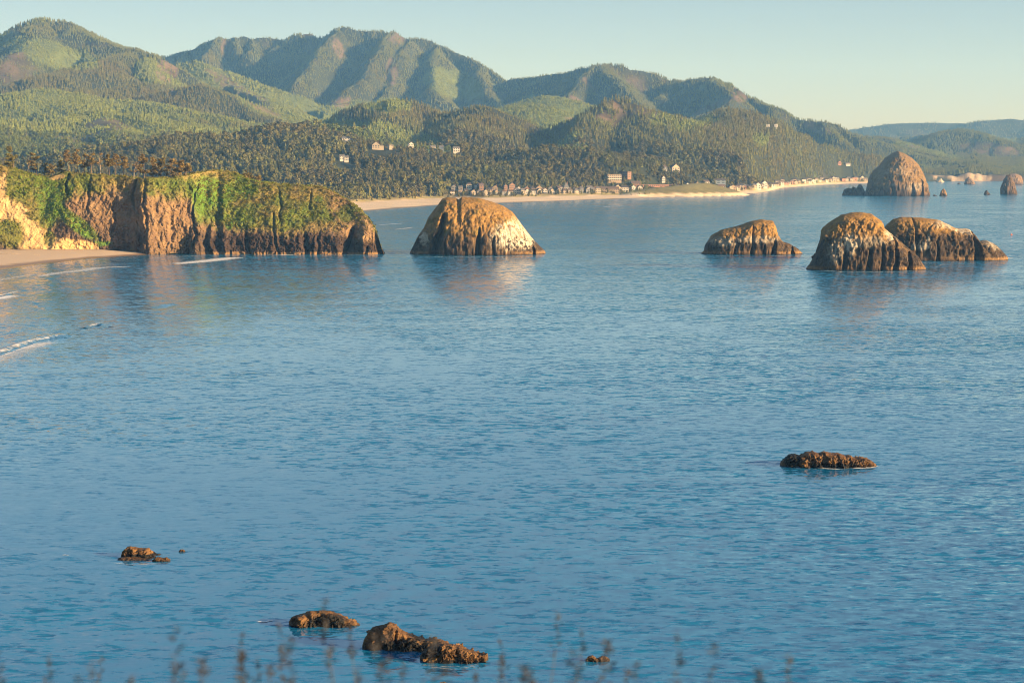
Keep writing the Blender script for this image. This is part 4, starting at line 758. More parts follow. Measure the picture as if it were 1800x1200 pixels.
# wind-bent trees along the edge of the headland
def bm_tube(pts, rad, n=6):
    v = []; f = []
    for i, (p, r0) in enumerate(zip(pts, rad)):
        d = (Vector(pts[min(i + 1, len(pts) - 1)]) - Vector(pts[max(i - 1, 0)])).normalized(); t = d.orthogonal().normalized(); b = d.cross(t)
        for j in range(n): an = math.tau * j / n; v.append(tuple(Vector(p) + (t * math.cos(an) + b * math.sin(an)) * r0))
    for i in range(len(pts) - 1):
        for j in range(n): f.append((i * n + j, i * n + (j + 1) % n, (i + 1) * n + (j + 1) % n, (i + 1) * n + j))
    return v, f
M_edge = mat_leaf('windblown_needles', (0.20, 0.125, 0.042), (0.14, 0.125, 0.03))
def edge_tree(px, py, h, wid, dens, tint, label, lean=-.12, dead=False, seed=0, low=.3):
    rr = random.Random(seed * 7 + 1); h *= 1.25; wid *= 1.2; dens = int(dens * 2)
    i = int(np.argmin(np.abs(hpx - px))); j = NV + 2 + seed % 5
    x, y, z = Xh[i, j], Yh[i, j], Zh[i, j]
    t = bpy.data.objects.new('dead_tree' if dead else 'windblown_tree', None); C.objects.link(t); t.location = (x, y, z - .2)
    tag(t, label, 'tree', 'trees along the top of the headland')
    sp = [(0, 0, -.5)]; q = Vector((0, 0, 0))
    for k in range(1, 7):
        f_ = k / 6; q = Vector((lean * h * f_ ** 1.6 + rr.uniform(-.15, .15), rr.uniform(-.3, .3), h * f_ * .97)); sp.append(tuple(q))
    tv, tf = bm_tube(sp, [.28, .26, .22, .18, .14, .09, .04]); link('trunk', mesh_from('trunk', tv, tf, [M_deadwood if dead or dens < 250 else M_bark]), t)
    lv, lf = [], []; tips = []
    for k in range(16 if dead else 18):
        f_ = rr.uniform(low, .97); b0 = Vector((lean * h * f_ ** 1.6, 0, h * f_ * .97)); an = rr.uniform(0, math.tau); L = wid * (1.15 - .75 * f_ ** 1.5) * rr.uniform(.45, 1.1)
        d = Vector((math.cos(an) + lean * 3, math.sin(an), rr.uniform(-.05, .35))).normalized(); e_ = b0 + d * L; mid = b0 + d * L * .5 + Vector((0, 0, -.1))
        a_, b2 = bm_tube([tuple(b0), tuple(mid), tuple(e_)], [.09, .06, .03], 4); k0 = len(lv); lv += a_; lf += [tuple(c + k0 for c in ff) for ff in b2]; tips.append((b0, e_))
    link('branches', mesh_from('branches', lv, lf, [M_deadwood if dead else M_bark]), t)
    if dens:
        v = []; f = []
        for k in range(dens):
            b0, e_ = rr.choice(tips); u = rr.uniform(.25, 1.12); c = b0 + (e_ - b0) * u + Vector((rr.gauss(0, .4), rr.gauss(0, .4), rr.gauss(0, .22)))
            nn = Vector((rr.gauss(0, 1), rr.gauss(0, 1), rr.gauss(0.6, 1))).normalized(); t1 = nn.orthogonal().normalized(); b1 = nn.cross(t1); sz = rr.uniform(.28, .8); k0 = len(v)
            v += [tuple(c + t1 * sz), tuple(c - t1 * sz * .6 + b1 * sz * .7), tuple(c - t1 * sz * .6 - b1 * sz * .7)]; f.append((k0, k0 + 1, k0 + 2))
        o = link('crown', mesh_from('crown', v, f, [M_edge]), t); o['tint'] = tint
for k, (px, h, wd, dn, ti, de, lb, le, lo) in enumerate((
    (24, 12.5, 5.5, 2200, .9, False, 'big round-headed dark tree nearest the left edge of the view, on the slope', -.1, .12),
    (50, 8, 2.0, 60, .3, True, 'pale bare snag right of the big round-headed tree', .05, .3),
    (64, 12.5, 3.6, 1100, .6, False, 'dark leaning spruce standing apart, right of the bare snag', -.14, .2),
    (78, 7, 2.6, 500, .8, False, 'low shrubby tree between the leaning spruce and the first gap', .1, .15),
    (93, 7, 3, 420, .5, False, 'low grey-brown bushy tree right of the leaning spruce', -.1, .2),
    (109, 6.5, 2.6, 700, .8, False, 'small dark tree at the left end of the main tree line', -.15, .1),
    (120, 12, 2.8, 420, .2, False, 'thin brown tree at the left of the main tree line', -.1, .4),
    (137, 13.5, 3.4, 800, .35, False, 'tallest open-crowned tree in the left half of the tree line', -.06, .4),
    (148, 11, 3.2, 620, .4, False, 'brown tree close against the right of the tallest open-crowned one', .08, .35),
    (160, 12, 3, 520, .4, False, 'slim tree with bare lower stem, left of the pale dead one', .02, .45),
    (176, 12.5, 2.2, 90, .1, True, 'pale nearly bare trunk in the middle of the tree line', 0, .35),
    (192, 12, 3.4, 900, .5, False, 'dark full-crowned tree right of the pale bare trunk', -.05, .45),
    (203, 12.2, 3.2, 700, .3, False, 'reddish brown tree at the centre of the group of three', .02, .5),
    (217, 12, 3.4, 800, .35, False, 'rightmost tree of the group of three, with a visible stem', .06, .4),
    (235, 9, 3.4, 60, .1, True, 'low forked dead tree in the gap of the tree line', .2, .3),
    (254, 14.0, 4.0, 1300, .35, False, 'tall brown spruce right of the gap, head of the dense clump', -.04, .15),
    (268, 11, 4.0, 1200, .3, False, 'brown spruce second in the dense clump', .05, .12),
    (283, 10.5, 4.2, 1300, .6, False, 'dark round tree in the middle of the dense clump', 0, .1),
    (299, 11, 4.2, 1300, .3, False, 'reddish round tree fourth in the dense clump', .04, .1),
    (314, 10, 3.8, 1200, .3, False, 'reddish tree near the right end of the dense clump', .08, .1),
    (326, 7.5, 3.0, 800, .4, False, 'last and lowest tree at the right end of the dense clump', .1, .1),
    (434, 4.5, 3.2, 500, .6, False, 'low brown shrub-tree on the crest right of the bright bushes', .0, .05),
    (452, 3.5, 3.0, 420, .5, False, 'lower brown shrub beside the crest, further right', .0, .05))):
    edge_tree(px, 0, h, wd, dn, ti, lb, le, de, k + 1, lo)

# driftwood
def log(px, py, L, rad, yaw, label, z=None, grey=True, branches=0, seed=0):
    x, y = (float(q) for q in W(px, py, 2.6 if z is None else z)); z0 = 2.6 if z is None else z
    rr = random.Random(seed); n = 7; pts = [(L * (i / (n - 1) - .5), rr.uniform(-.12, .12) * L * .12, .0 + rr.uniform(-.05, .05)) for i in range(n)]
    t = bpy.data.objects.new('driftwood_log', None); C.objects.link(t); t.location = (x, y, z0 + rad * .6); t.rotation_euler = (0, math.radians(rr.uniform(-3, 3)), math.radians(yaw))
    tag(t, label, 'driftwood', 'driftwood logs on the sand')
    v_, f_ = bm_tube(pts, [rad * (1.1 - .45 * i / (n - 1)) for i in range(n)], 8); f_ += [tuple(range(8))[::-1], tuple(range((n - 1) * 8, n * 8))]
    link('log', mesh_from('log', v_, f_, [M_deadwood]), t)
    for b in range(branches):
        p0 = pts[rr.randint(2, n - 2)]; e1 = (p0[0] + rr.uniform(.5, 2.5), p0[1] + rr.uniform(-.6, .6), p0[2] + rr.uniform(.8, 2))
        v_, f_ = bm_tube([p0, ((p0[0] + e1[0]) / 2, p0[1], p0[2] + .6), e1], [rad * .6, rad * .4, rad * .15], 5); link('branch', mesh_from('branch', v_, f_, [M_deadwood]), t)
for k, a_ in enumerate(((186, 432.5, 8, .3, 25, 'pale forked driftwood trunk against the small grassy mound', 2.8, 4), (160, 440, 10, .22, 3, 'long thin pale log lying below the grassy mound'), (150, 438, 7, .3, -12, 'dark log left of the grassy mound', 2.6, 1),
     (198, 438, 8, .3, 8, 'dark brown log at the right foot of the grassy mound', 2.4, 1), (14, 443, 9, .28, -10, 'pale log near the left edge of the sand'), (28, 446, 6, .2, 20, 'short log right of the leftmost pale log'), (5, 446.5, 7, .22, -4, 'log lowest on the sand at the left edge'),
     (65, 448, 3.5, .18, 5, 'small lone log in the middle of the sand', 2.0), (212, 439, 4, .5, 60, 'thick dark stump at the cave mouth', 1.6, 1), (100, 437.5, 7, .2, 4, 'thin log under the sandy scarp'), (122, 437, 5, .2, -8, 'log under the scarp next to the green tongue'))):
    log(*a_[:6], z=a_[6] if len(a_) > 6 else None, branches=a_[7] if len(a_) > 7 else 0, seed=k)

# ------------------------------------------------------------------ surf
def foam_material():
    m, n, l, b = newmat('sea_foam'); b.inputs['Base Color'].default_value = (.78, .74, .70, 1); b.inputs['Roughness'].default_value = .7
    at = n.new('ShaderNodeAttribute'); at.attribute_name = 'Col'; g = n.new('ShaderNodeNewGeometry'); z = n.new('ShaderNodeTexNoise'); z.inputs['Scale'].default_value = .8; z.inputs['Detail'].default_value = 6; z.inputs['Roughness'].default_value = .7
    mp = n.new('ShaderNodeMapping'); mp.inputs['Scale'].default_value = (.7, .5, 1); l.new(g.outputs['Position'], mp.inputs['Vector']); l.new(mp.outputs[0], z.inputs['Vector'])
    a = n.new('ShaderNodeMath'); a.operation = 'ADD'; l.new(z.outputs['Fac'], a.inputs[0]); l.new(at.outputs['Fac'], a.inputs[1])
    r = n.new('ShaderNodeMapRange'); r.inputs['From Min'].default_value = .90; r.inputs['From Max'].default_value = 1.28; l.new(a.outputs[0], r.inputs['Value']); l.new(r.outputs[0], b.inputs['Alpha'])
    return m
M_foam = foam_material()
def foam(pts, widths, label, z=0.05, strength=.7, name='foam'):
    """a ragged strip of foam on the water along a line of (px, py)"""
    q = np.array(pts, float); x, y = W(q[:, 0], q[:, 1]); d = np.concatenate([[0], np.cumsum(np.hypot(np.diff(x), np.diff(y)))]); n = max(12, int(d[-1] / .9)); t = np.linspace(0, d[-1], n)
    cx = np.interp(t, d, x); cy = np.interp(t, d, y); ww = np.interp(t, d, widths); tx = np.gradient(cx); ty = np.gradient(cy); L = np.hypot(tx, ty); nx, ny = -ty / L, tx / L
    cx = cx + nx * 1.2 * vnoise(t / 9, 0, 0, 5); cy = cy + ny * 2.5 * vnoise(t / 14, 0, 0, 6); sv = np.linspace(-1, 1, 9)
    Xf = cx[:, None] + nx[:, None] * ww[:, None] * sv; Yf = cy[:, None] + ny[:, None] * ww[:, None] * sv
    endf = np.minimum(1, np.minimum(t, d[-1] - t) / (d[-1] * .12 + .01)); cs = (strength * (1 - np.abs(sv)[None, :] ** 1.5) * endf[:, None]) - .0
    c = np.repeat(cs.reshape(-1, 1), 3, 1); V_ = np.stack([Xf, Yf, np.full_like(Xf, z)], -1).reshape(-1, 3)
    return link(name, mesh_from(name, V_, grid_faces(n, 9), [M_foam], True, c))
def crest(pts, hts, wid, foamy, label):
    """a rising wave: ridge of water with foam breaking down its shoreward face"""
    q = np.array(pts, float); x, y = W(q[:, 0], q[:, 1]); d = np.concatenate([[0], np.cumsum(np.hypot(np.diff(x), np.diff(y)))]); n = max(20, int(d[-1] / .8)); t = np.linspace(0, d[-1], n)
    cx = np.interp(t, d, x); cy = np.interp(t, d, y); hh = np.interp(t, d, hts) * (1 + .25 * vnoise(t / 6, 0, 0, 2)); ff = np.interp(t, d, foamy); tx = np.gradient(cx); ty = np.gradient(cy); L = np.hypot(tx, ty); nx, ny = -ty / L, tx / L
    cy = cy + 2.0 * vnoise(t / 15, 0, 0, 9)
    sv = np.linspace(-1, 1, 17); pr = np.where(sv < 0, (1 + sv) ** 2 * (3 - 2 * (1 + sv)), np.clip(1 - sv * 1.0, 0, 1) ** 1.3)
    Xf = cx[:, None] + nx[:, None] * wid * sv; Yf = cy[:, None] + ny[:, None] * wid * sv; Zf = hh[:, None] * pr[None, :] - .06 + .02 + 0 * Xf
    o = link('wave', mesh_from('wave', np.stack([Xf, Yf, Zf], -1).reshape(-1, 3), grid_faces(n, 17), [M_water], True)); tag(o, label, 'wave', 'waves rolling into the cove')
    if foamy and max(foamy) > 0:
        cs = ff[:, None] * np.clip(1.0 - np.maximum(0, sv) * .4 - np.maximum(0, -sv) ** 2 * .9, 0, 1)[None, :] * (.8 + .2 * vnoise(Xf / 2, Yf / 2, 0, 12)); c = np.repeat(cs.reshape(-1, 1), 3, 1)
        link('foam', mesh_from('foam', np.stack([Xf, Yf, Zf + .07 + .12 * np.abs(vnoise(Xf / 1.0, Yf / 1.0, 0, 14))], -1).reshape(-1, 3), grid_faces(n, 17), [M_foam], True, c), o)
    return o
crest([(-150, 668), (-60, 640), (0, 619), (30, 608), (60, 599), (90, 594), (112, 591), (128, 590)], [.6, .7, .8, .85, .8, .8, .8, .2], 4.0, [.6, .65, .7, .7, .68, .6, .5, 0], 'breaking wave with white foam at the left edge of the view')
crest([(112, 593), (130, 590), (160, 583), (180, 575), (205, 563), (220, 556)], [.2, .35, .4, .5, .45, .1], 3.0, [0, 0, 0, 0, 0, 0], 'low unbroken swell joining the two white breakers')
crest([(148, 577), (155, 574), (168, 572), (180, 572), (190, 575)], [.3, .6, .8, .7, .2], 3.0, [.3, .75, .8, .6, 0], 'short white breaker right of the long one')
crest([(245, 549), (262, 543), (278, 539), (295, 536), (308, 535)], [.2, .6, .9, .8, .2], 4.0, [0, 0, 0, 0, 0], 'dark unbroken swell hump in the cove')
crest([(360, 596), (400, 587), (450, 577), (500, 562), (550, 548), (590, 540)], [.1, .3, .32, .32, .25, .05], 7.0, [0] * 6, 'long faint swell line stretching from the cove towards the dome rock')
crest([(60, 700), (200, 672), (300, 655), (380, 640)], [.05, .25, .25, .05], 8.0, [0] * 4, 'faint swell line below the long breaker')
crest([(-20, 523), (0, 520), (15, 517), (28, 513), (36, 511)], [.4, .5, .5, .4, .1], 2.5, [.7, .7, .7, .6, 0], 'small white breaker at the left edge near the sand')
for a_ in (([(290, 465), (310, 464), (340, 461), (370, 458), (400, 454), (425, 452), (440, 452)], [5, 10, 15, 17, 15, 11, 5], .72), ([(60, 488), (100, 480), (140, 476), (170, 471), (215, 469), (270, 468)], [5, 10, 13, 12, 10, 6], .60),
           ([(250, 455), (300, 452), (350, 449), (400, 448)], [4, 5, 5, 4], .5), ([(400, 449.5), (430, 449), (455, 449)], [3, 5, 3], .45), ([(480, 448.5), (500, 448), (520, 448)], [4, 6, 4], .75), ([(-60, 500), (0, 492), (40, 485), (90, 480)], [5, 8, 7, 4], .52),
           ([(-150, 676), (-60, 648), (0, 626), (30, 616), (60, 607), (90, 600), (112, 596)], [12, 13, 13, 12, 10, 7, 3], .68), ([(-150, 690), (0, 636), (60, 618), (120, 606)], [10, 12, 9, 5], .42), ([(150, 580), (168, 578), (190, 579)], [3, 5, 3], .55),
           ([(-60, 534), (0, 524), (30, 518)], [8, 10, 6], .75), ([(-60, 512), (20, 503), (90, 498), (150, 494)], [6, 6, 6, 4], .36),
           ([(1763, 454), (1772, 453), (1784, 453)], [3, 4, 2], .85), ([(1425, 820), (1445, 821), (1470, 823), (1490, 824)], [.7, 1, 1, .7], .6), ([(1495, 821), (1510, 820), (1530, 819), (1542, 817)], [1.2, 1.9, 1.7, .9], .85),
           ([(1388, 815), (1400, 818), (1412, 820)], [.7, .9, .6], .6), ([(452, 1089), (462, 1088), (470, 1088), (484, 1086)], [.35, .7, .6, .3], .85), ([(112, 973), (120, 972), (128, 972)], [.5, .8, .5], .75), ([(195, 986), (230, 988), (262, 988), (292, 988)], [.5, .6, .7, .5], .55),
           ([(1548, 820), (1560, 823), (1585, 826)], [.6, .8, .4], .45), ([(640, 1146), (680, 1150), (735, 1156)], [.3, .4, .3], .45), ([(745, 1166), (800, 1171), (855, 1164)], [.3, .4, .3], .5), ([(1640, 471), (1660, 464), (1700, 461)], [3, 4, 2], .45), ([(1425, 474), (1480, 478), (1560, 478), (1625, 476)], [2, 3, 3, 2], .56),
           ([(1558, 462), (1620, 462), (1700, 460)], [2, 3, 2], .5), ([(725, 450), (780, 452), (860, 452), (950, 449)], [2, 3, 3, 2], .56), ([(1240, 449), (1320, 452), (1400, 448)], [2, 3, 2], .56), ([(430, 448), (560, 449), (668, 448)], [2, 3, 2], .56),
           ([(660, 396), (675, 395), (700, 393), (715, 392)], [3, 9, 10, 4], .55), ([(690, 404), (710, 402), (728, 399)], [6, 10, 5], .55), ([(655, 388), (670, 388), (688, 388)], [3, 7, 3], .45), ([(1058, 364), (1075, 363), (1100, 362)], [8, 14, 8], .55),
           ([(985, 364), (1000, 363.5), (1012, 363)], [5, 10, 5], .48), ([(1225, 347), (1260, 346), (1290, 345)], [6, 10, 6], .45), ([(630, 374), (700, 367.5), (760, 362.5)], [4, 7, 5], .5), ([(905, 357.5), (1000, 353.5), (1150, 348.2), (1280, 343)], [6, 9, 9, 6], .5), ([(1370, 331), (1420, 327), (1480, 323.5)], [10, 14, 10], .6)):
    o = foam(a_[0], a_[1], '', strength=a_[2]); tag(o, 'thin streak of white foam on the water', kind='stuff')
for k, (wp_, wy_, yf_) in enumerate(WASH):
    if len(wp_) < 4: continue
    pyw = proj(a_of(wp_) * wy_, wy_, 0 * wy_)[1]; o = foam(list(zip(wp_, pyw)), list(.0011 * yf_ * (1 + .7 * np.sin(np.arange(len(wp_)) * 1.3 + k))), '', strength=.46, z=.04); tag(o, 'thin wash of foam at the foot of a low rock', kind='stuff')

# ------------------------------------------------------------------ the seaside town
M_win = mat_plain('window_glass', (.05, .06, .07), .15)
WALLS = {'white': (.46, .42, .36), 'cream': (.38, .31, .22), 'tan': (.27, .20, .13), 'grey': (.22, .21, .20), 'orange': (.36, .16, .07), 'brown': (.19, .11, .07), 'blue': (.15, .18, .22), 'salmon': (.36, .18, .11)}
ROOFS = {'dark': (.06, .05, .045), 'grey': (.13, .12, .11), 'brown': (.11, .075, .055)}
MW = {k: mat_plain('painted_' + k, v_, .85, .8, .08) for k, v_ in WALLS.items()}; MR = {k: mat_plain('roof_' + k, v_, .9, 1.5, .2) for k, v_ in ROOFS.items()}; M_trim = mat_plain('white_trim', (.55, .52, .47), .7)
_cache = {}
def boxm(name, x0, x1, y0, y1, z0, z1, mat):
    k = (name, round(x0, 2), round(x1, 2), round(y0, 2), round(y1, 2), round(z0, 2), round(z1, 2), mat.name)
    if k not in _cache:
        v_ = [(x0, y0, z0), (x1, y0, z0), (x1, y1, z0), (x0, y1, z0), (x0, y0, z1), (x1, y0, z1), (x1, y1, z1), (x0, y1, z1)]
        _cache[k] = mesh_from(name, v_, [(0, 3, 2, 1), (4, 5, 6, 7), (0, 1, 5, 4), (1, 2, 6, 5), (2, 3, 7, 6), (3, 0, 4, 7)], [mat])
    return _cache[k]
def roofm(w_, d_, z, h, kind, mat):
    k = ('roof', w_, d_, z, h, kind, mat.name)
    if k not in _cache:
        X, Y_ = w_ / 2 + .5, d_ / 2 + .5
        if kind == 'side': v_ = [(-X, -Y_, z), (X, -Y_, z), (X, Y_, z), (-X, Y_, z), (-X, 0, z + h), (X, 0, z + h)]; f_ = [(0, 1, 5, 4), (2, 3, 4, 5), (0, 4, 3), (1, 2, 5), (3, 2, 1, 0)]
        elif kind == 'front': v_ = [(-X, -Y_, z), (X, -Y_, z), (X, Y_, z), (-X, Y_, z), (0, -Y_, z + h), (0, Y_, z + h)]; f_ = [(0, 4, 5, 3), (1, 2, 5, 4), (0, 1, 4), (2, 3, 5), (3, 2, 1, 0)]
        elif kind == 'hip': v_ = [(-X, -Y_, z), (X, -Y_, z), (X, Y_, z), (-X, Y_, z), (-X * .35, 0, z + h), (X * .35, 0, z + h)]; f_ = [(0, 1, 5, 4), (2, 3, 4, 5), (3, 0, 4), (1, 2, 5), (3, 2, 1, 0)]
        elif kind == 'pyramid': v_ = [(-X, -Y_, z), (X, -Y_, z), (X, Y_, z), (-X, Y_, z), (0, 0, z + h)]; f_ = [(0, 1, 4), (1, 2, 4), (2, 3, 4), (3, 0, 4), (3, 2, 1, 0)]
        else: v_ = [(-X, -Y_, z), (X, -Y_, z), (X, Y_, z), (-X, Y_, z), (-X, -Y_, z + .5), (X, -Y_, z + .5), (X, Y_, z + .5), (-X, Y_, z + .5)]; f_ = [(0, 3, 2, 1), (4, 5, 6, 7), (0, 1, 5, 4), (1, 2, 6, 5), (2, 3, 7, 6), (3, 0, 4, 7)]
        _cache[k] = mesh_from('roof', v_, f_, [mat])
    return _cache[k]
def house(x, y, w_, d_, h, wall, roof, kind, yaw, label, group=None, storeys=2, cols=3, chimney=True, name='house', cat='house', z=None, rh=None, balcony=False, wing=None):
    z = ground(x, y) if z is None else z; w_, d_, h = round(w_, 1), round(d_, 1), round(h, 1)
    t = bpy.data.objects.new(name, None); C.objects.link(t); t.location = (x, y, z - .3); t.rotation_euler = (0, 0, math.radians(yaw)); tag(t, label, cat, group)
    link('wall', boxm('wall', -w_ / 2, w_ / 2, -d_ / 2, d_ / 2, -3, h, MW[wall]), t); rh = rh or round({'side': .32 * d_, 'front': .42 * w_, 'hip': .3 * d_, 'pyramid': .45 * w_, 'flat': .5}[kind], 1)
    rf = link('roof', roofm(w_, d_, h, rh, kind, MR[roof]), t)
    if kind == 'front':
        k = ('gable', w_, d_, h, rh, wall)
        if k not in _cache: _cache[k] = mesh_from('gable', [(-w_ / 2, -d_ / 2 - .52, h), (w_ / 2, -d_ / 2 - .52, h), (0, -d_ / 2 - .52, h + rh * .88), (-w_ / 2, -d_ / 2 + .3, h), (w_ / 2, -d_ / 2 + .3, h), (0, -d_ / 2 + .3, h + rh * .88)], [(0, 1, 2), (3, 5, 4), (0, 3, 4, 1), (1, 4, 5, 2), (2, 5, 3, 0)], [MW[wall]])
        link('gable', _cache[k], t)
    if chimney and kind != 'flat': link('chimney', boxm('chimney', w_ * .22, w_ * .22 + .9, d_ * .1, d_ * .1 + .9, h, h + rh + .8, MW['brown']), rf)
    ww = w_ / cols * .52; sh_ = h / storeys
    wm = boxm('window', -ww / 2, ww / 2, -.06, .1, 0, sh_ * .48, M_win)
    for s_k in range(storeys):
        for c_k in range(cols): link('window', wm, t, (w_ * ((c_k + .5) / cols - .5), -d_ / 2, sh_ * (s_k + .3)))
    wm2 = boxm('window', -.06, .1, -d_ * .12, d_ * .12, 0, sh_ * .45, M_win)
    for s_k in range(storeys): link('window', wm2, t, (w_ / 2 - .02, -d_ * .1, sh_ * (s_k + .3)))
    if balcony:
        for s_k in range(1, storeys): link('balcony', boxm('balcony', -w_ / 2, w_ / 2, -d_ / 2 - 1.3, -d_ / 2 - .07, 0, .9, M_trim), t, (0, 0, sh_ * s_k))
    if wing: link('wing', boxm('wing', w_ / 2, w_ / 2 + wing[0], -d_ * .4, d_ * .4, -3, wing[1], MW[wall]), t); link('roof', roofm(wing[0], round(d_ * .8, 1), wing[1], 1.2, 'hip', MR[roof]), t, (w_ / 2 + wing[0] / 2 + .02, 0, 0))
    return t
rr = random.Random(11)
def at_s(px, off):   # a plot off metres behind the dune edge
    a = float(a_of(px)); y = float(np.interp(px, [q[0] for q in SHORE], [q[1] for q in SHORE]) + np.interp(px, [q[0] for q in DUNE], [q[1] for q in DUNE]) + off); return a * y, y
# left end of town
for k, px in enumerate((587, 594, 601, 608, 615)):
    x, y = at_s(px, 70); house(x, y, 6.2, 9, 6.0, 'tan', 'brown', 'front', 8, 'tan gabled townhouse %s of the terrace just behind the headland tip' % ['first from the left', 'second from the left', 'third', 'fourth', 'last'][k], 'terrace behind the headland tip', 2, 2, False)
x, y = at_s(617, 110); house(x, y, 22, 10, 6.5, 'blue', 'dark', 'side', 5, 'long blue-grey house in shade behind the tan terrace', None, 2, 6)
x, y = at_s(698, 75); house(x, y, 14, 13, 5.5, 'white', 'brown', 'pyramid', 10, 'white house under a tall brown pyramid roof above the grassy bank', None, 2, 4, True, balcony=True)
x, y = at_s(716, 85); house(x, y, 16, 11, 5.5, 'white', 'grey', 'hip', 12, 'long white hip-roofed house right of the pyramid roof', None, 2, 5, wing=(6, 3.5))
x, y = at_s(678, 95); house(x, y, 10, 8, 5, 'cream', 'grey', 'side', 5, 'small cream house half hidden by trees left of the pyramid roof', None, 2, 3)
x, y = at_s(735, 92); house(x, y, 7, 7, 4.5, 'cream', 'dark', 'side', 15, 'small cream cottage between the white house and the orange house')
x, y = at_s(765, 90); house(x, y, 16, 11, 7.0, 'orange', 'brown', 'side', 12, 'orange house with brown roof at the left end of the beachfront row', None, 2, 5)
# beachfront row
ORD = 'first second third fourth fifth sixth seventh eighth ninth tenth eleventh twelfth thirteenth fourteenth fifteenth sixteenth seventeenth eighteenth nineteenth twentieth'.split()
def ordn(i): return ORD[i] if i < 20 else ('twenty-' + ORD[i - 20] if i < 39 else 'thirty-' + ORD[i - 30])
px = 790; i = 0; ROW = []
while px < 1052:
    wp = rr.choice([7, 8, 9, 10, 11]); ROW.append((px + wp / 2, wp)); px += wp + rr.choice([.3, 1, 1.5, 3.5])
for i, (px, wp) in enumerate(ROW):
    off = 48 + rr.uniform(-6, 12); x, y = at_s(px, off); wl = rr.choice(['cream', 'white', 'cream', 'tan', 'grey', 'white']); kd = rr.choice(['front', 'side', 'side', 'hip', 'front', 'hip']); hh = rr.choice([6, 6.5, 7.5, 8])
    rf = rr.choice(['dark', 'grey', 'brown']); house(x, y, wp / F * y * .82, rr.uniform(8, 10), hh * .85, wl, rf, kd, rr.uniform(4, 24), '%s %s-fronted house, %s from left in the beachfront row' % (wl, {'front': 'gable', 'side': 'long-roof', 'hip': 'hip-roof'}[kd], ordn(i)), 'beachfront row houses', 2, 2 if wp < 9 else 3, balcony=rr.random() < .3)
for i in range(24):
    px = 800 + i * 12.2 + rr.uniform(-4, 4); x, y = at_s(px, 92 + rr.uniform(0, 18)); wl = rr.choice(['cream', 'grey', 'tan', 'white', 'brown']); rf = rr.choice(['dark', 'brown', 'grey'])
    house(x, y, rr.uniform(6, 10), 9, rr.choice([5.5, 6.5, 7.5]), wl, rf, rr.choice(['side', 'front', 'hip']), rr.uniform(-5, 30), '%s house with %s roof, %s from left in the row behind the beachfront' % (wl, rf, ordn(i)), 'second row houses', 2, 3)
# steeple house, motel and hotels
x, y = at_s(995, 78); house(x, y, 9, 9, 8, 'white', 'grey', 'pyramid', 10, 'white house with a steep pointed turret roof in the middle of the row', None, 2, 3, rh=9)
x, y = at_s(1068, 60); house(x, y, 36, 12, 5.5, 'tan', 'brown', 'side', 10, 'long low tan motel on the sand at the right end of the beachfront row', None, 2, 12, False, 'motel', 'motel')
x, y = at_s(1084, 75); house(x, y, 14, 10, 6.5, 'cream', 'dark', 'front', 15, 'cream gabled house behind the long low tan motel', None, 2, 4)
x, y = at_s(1098, 62); house(x, y, 11, 10, 7, 'white', 'dark', 'side', 10, 'bright white house right of the long low motel', None, 2, 4, balcony=True)
x, y = at_s(1078, 150); house(x, y, 24, 14, 11, 'tan', 'grey', 'flat', 15, 'tan three-storey flat-roofed hotel below the dark wooded hill', None, 3, 7, False, 'hotel', 'hotel', balcony=True, z=ground(x, y) + 4)
x, y = at_s(1099, 165); house(x, y, 16, 14, 10, 'brown', 'dark', 'flat', -30, 'shaded brown wing right of the tan three-storey hotel', None, 3, 5, False, 'hotel', 'hotel', z=ground(x, y) + 4)
x, y = at_s(1117, 120); house(x, y, 15, 12, 9, 'brown', 'brown', 'side', 10, 'brown gabled building between the two hotels', None, 3, 4, z=ground(x, y) + 3)
x, y = at_s(1150, 125); house(x, y, 48, 14, 10.5, 'salmon', 'grey', 'flat', 12, 'long salmon-coloured three-storey hotel on the bluff', None, 3, 14, False, 'hotel', 'hotel', balcony=False)
for i, (px, off, w_, h, wl, kd, lb) in enumerate(((1112, 80, 9, 7, 'white', 'front', 'white gabled house at the left foot of the long salmon hotel'), (1124, 85, 9, 6, 'white', 'front', 'white gabled house in front of the salmon hotel, second'), (1180, 110, 12, 7, 'cream', 'side', 'cream house touching the right end of the salmon hotel'),
      (1189, 85, 13, 8, 'white', 'hip', 'white house on the bluff right of the salmon hotel'), (1207, 90, 9, 8, 'white', 'front', 'tall white gabled house in the middle of the bluff'), (1216, 95, 11, 8, 'cream', 'hip', 'cream hip-roofed house in the middle of the bluff'),
      (1224, 110, 10, 9, 'tan', 'front', 'tan gabled house near the top of the grassy bluff'), (1241, 120, 10, 6, 'white', 'side', 'small white house behind the crest of the grassy bluff'), (1256, 60, 14, 6, 'white', 'flat', 'flat white house on the seaward side of the bluff'),
      (1268, 62, 12, 6.5, 'tan', 'side', 'tan house at the right end of the bluff'), (1262, 120, 26, 6, 'blue', 'side', 'long blue-grey roofed building in shade behind the bluff'), (1167, 205, 9, 5, 'grey', 'hip', 'grey house among the trees above the salmon hotel, leftmost'), (1186, 190, 14, 8, 'cream', 'front', 'cream gabled house among trees above the bluff'), (1165, 160, 6, 7, 'white', 'front', 'small white house among trees above the salmon hotel'))):
    x, y = at_s(px, off); house(x, y, w_, 10, h, wl, rr.choice(['dark', 'grey', 'brown']), kd, rr.uniform(5, 20), lb, 'houses on the bluff', 2, 3, balcony=i % 3 == 0)
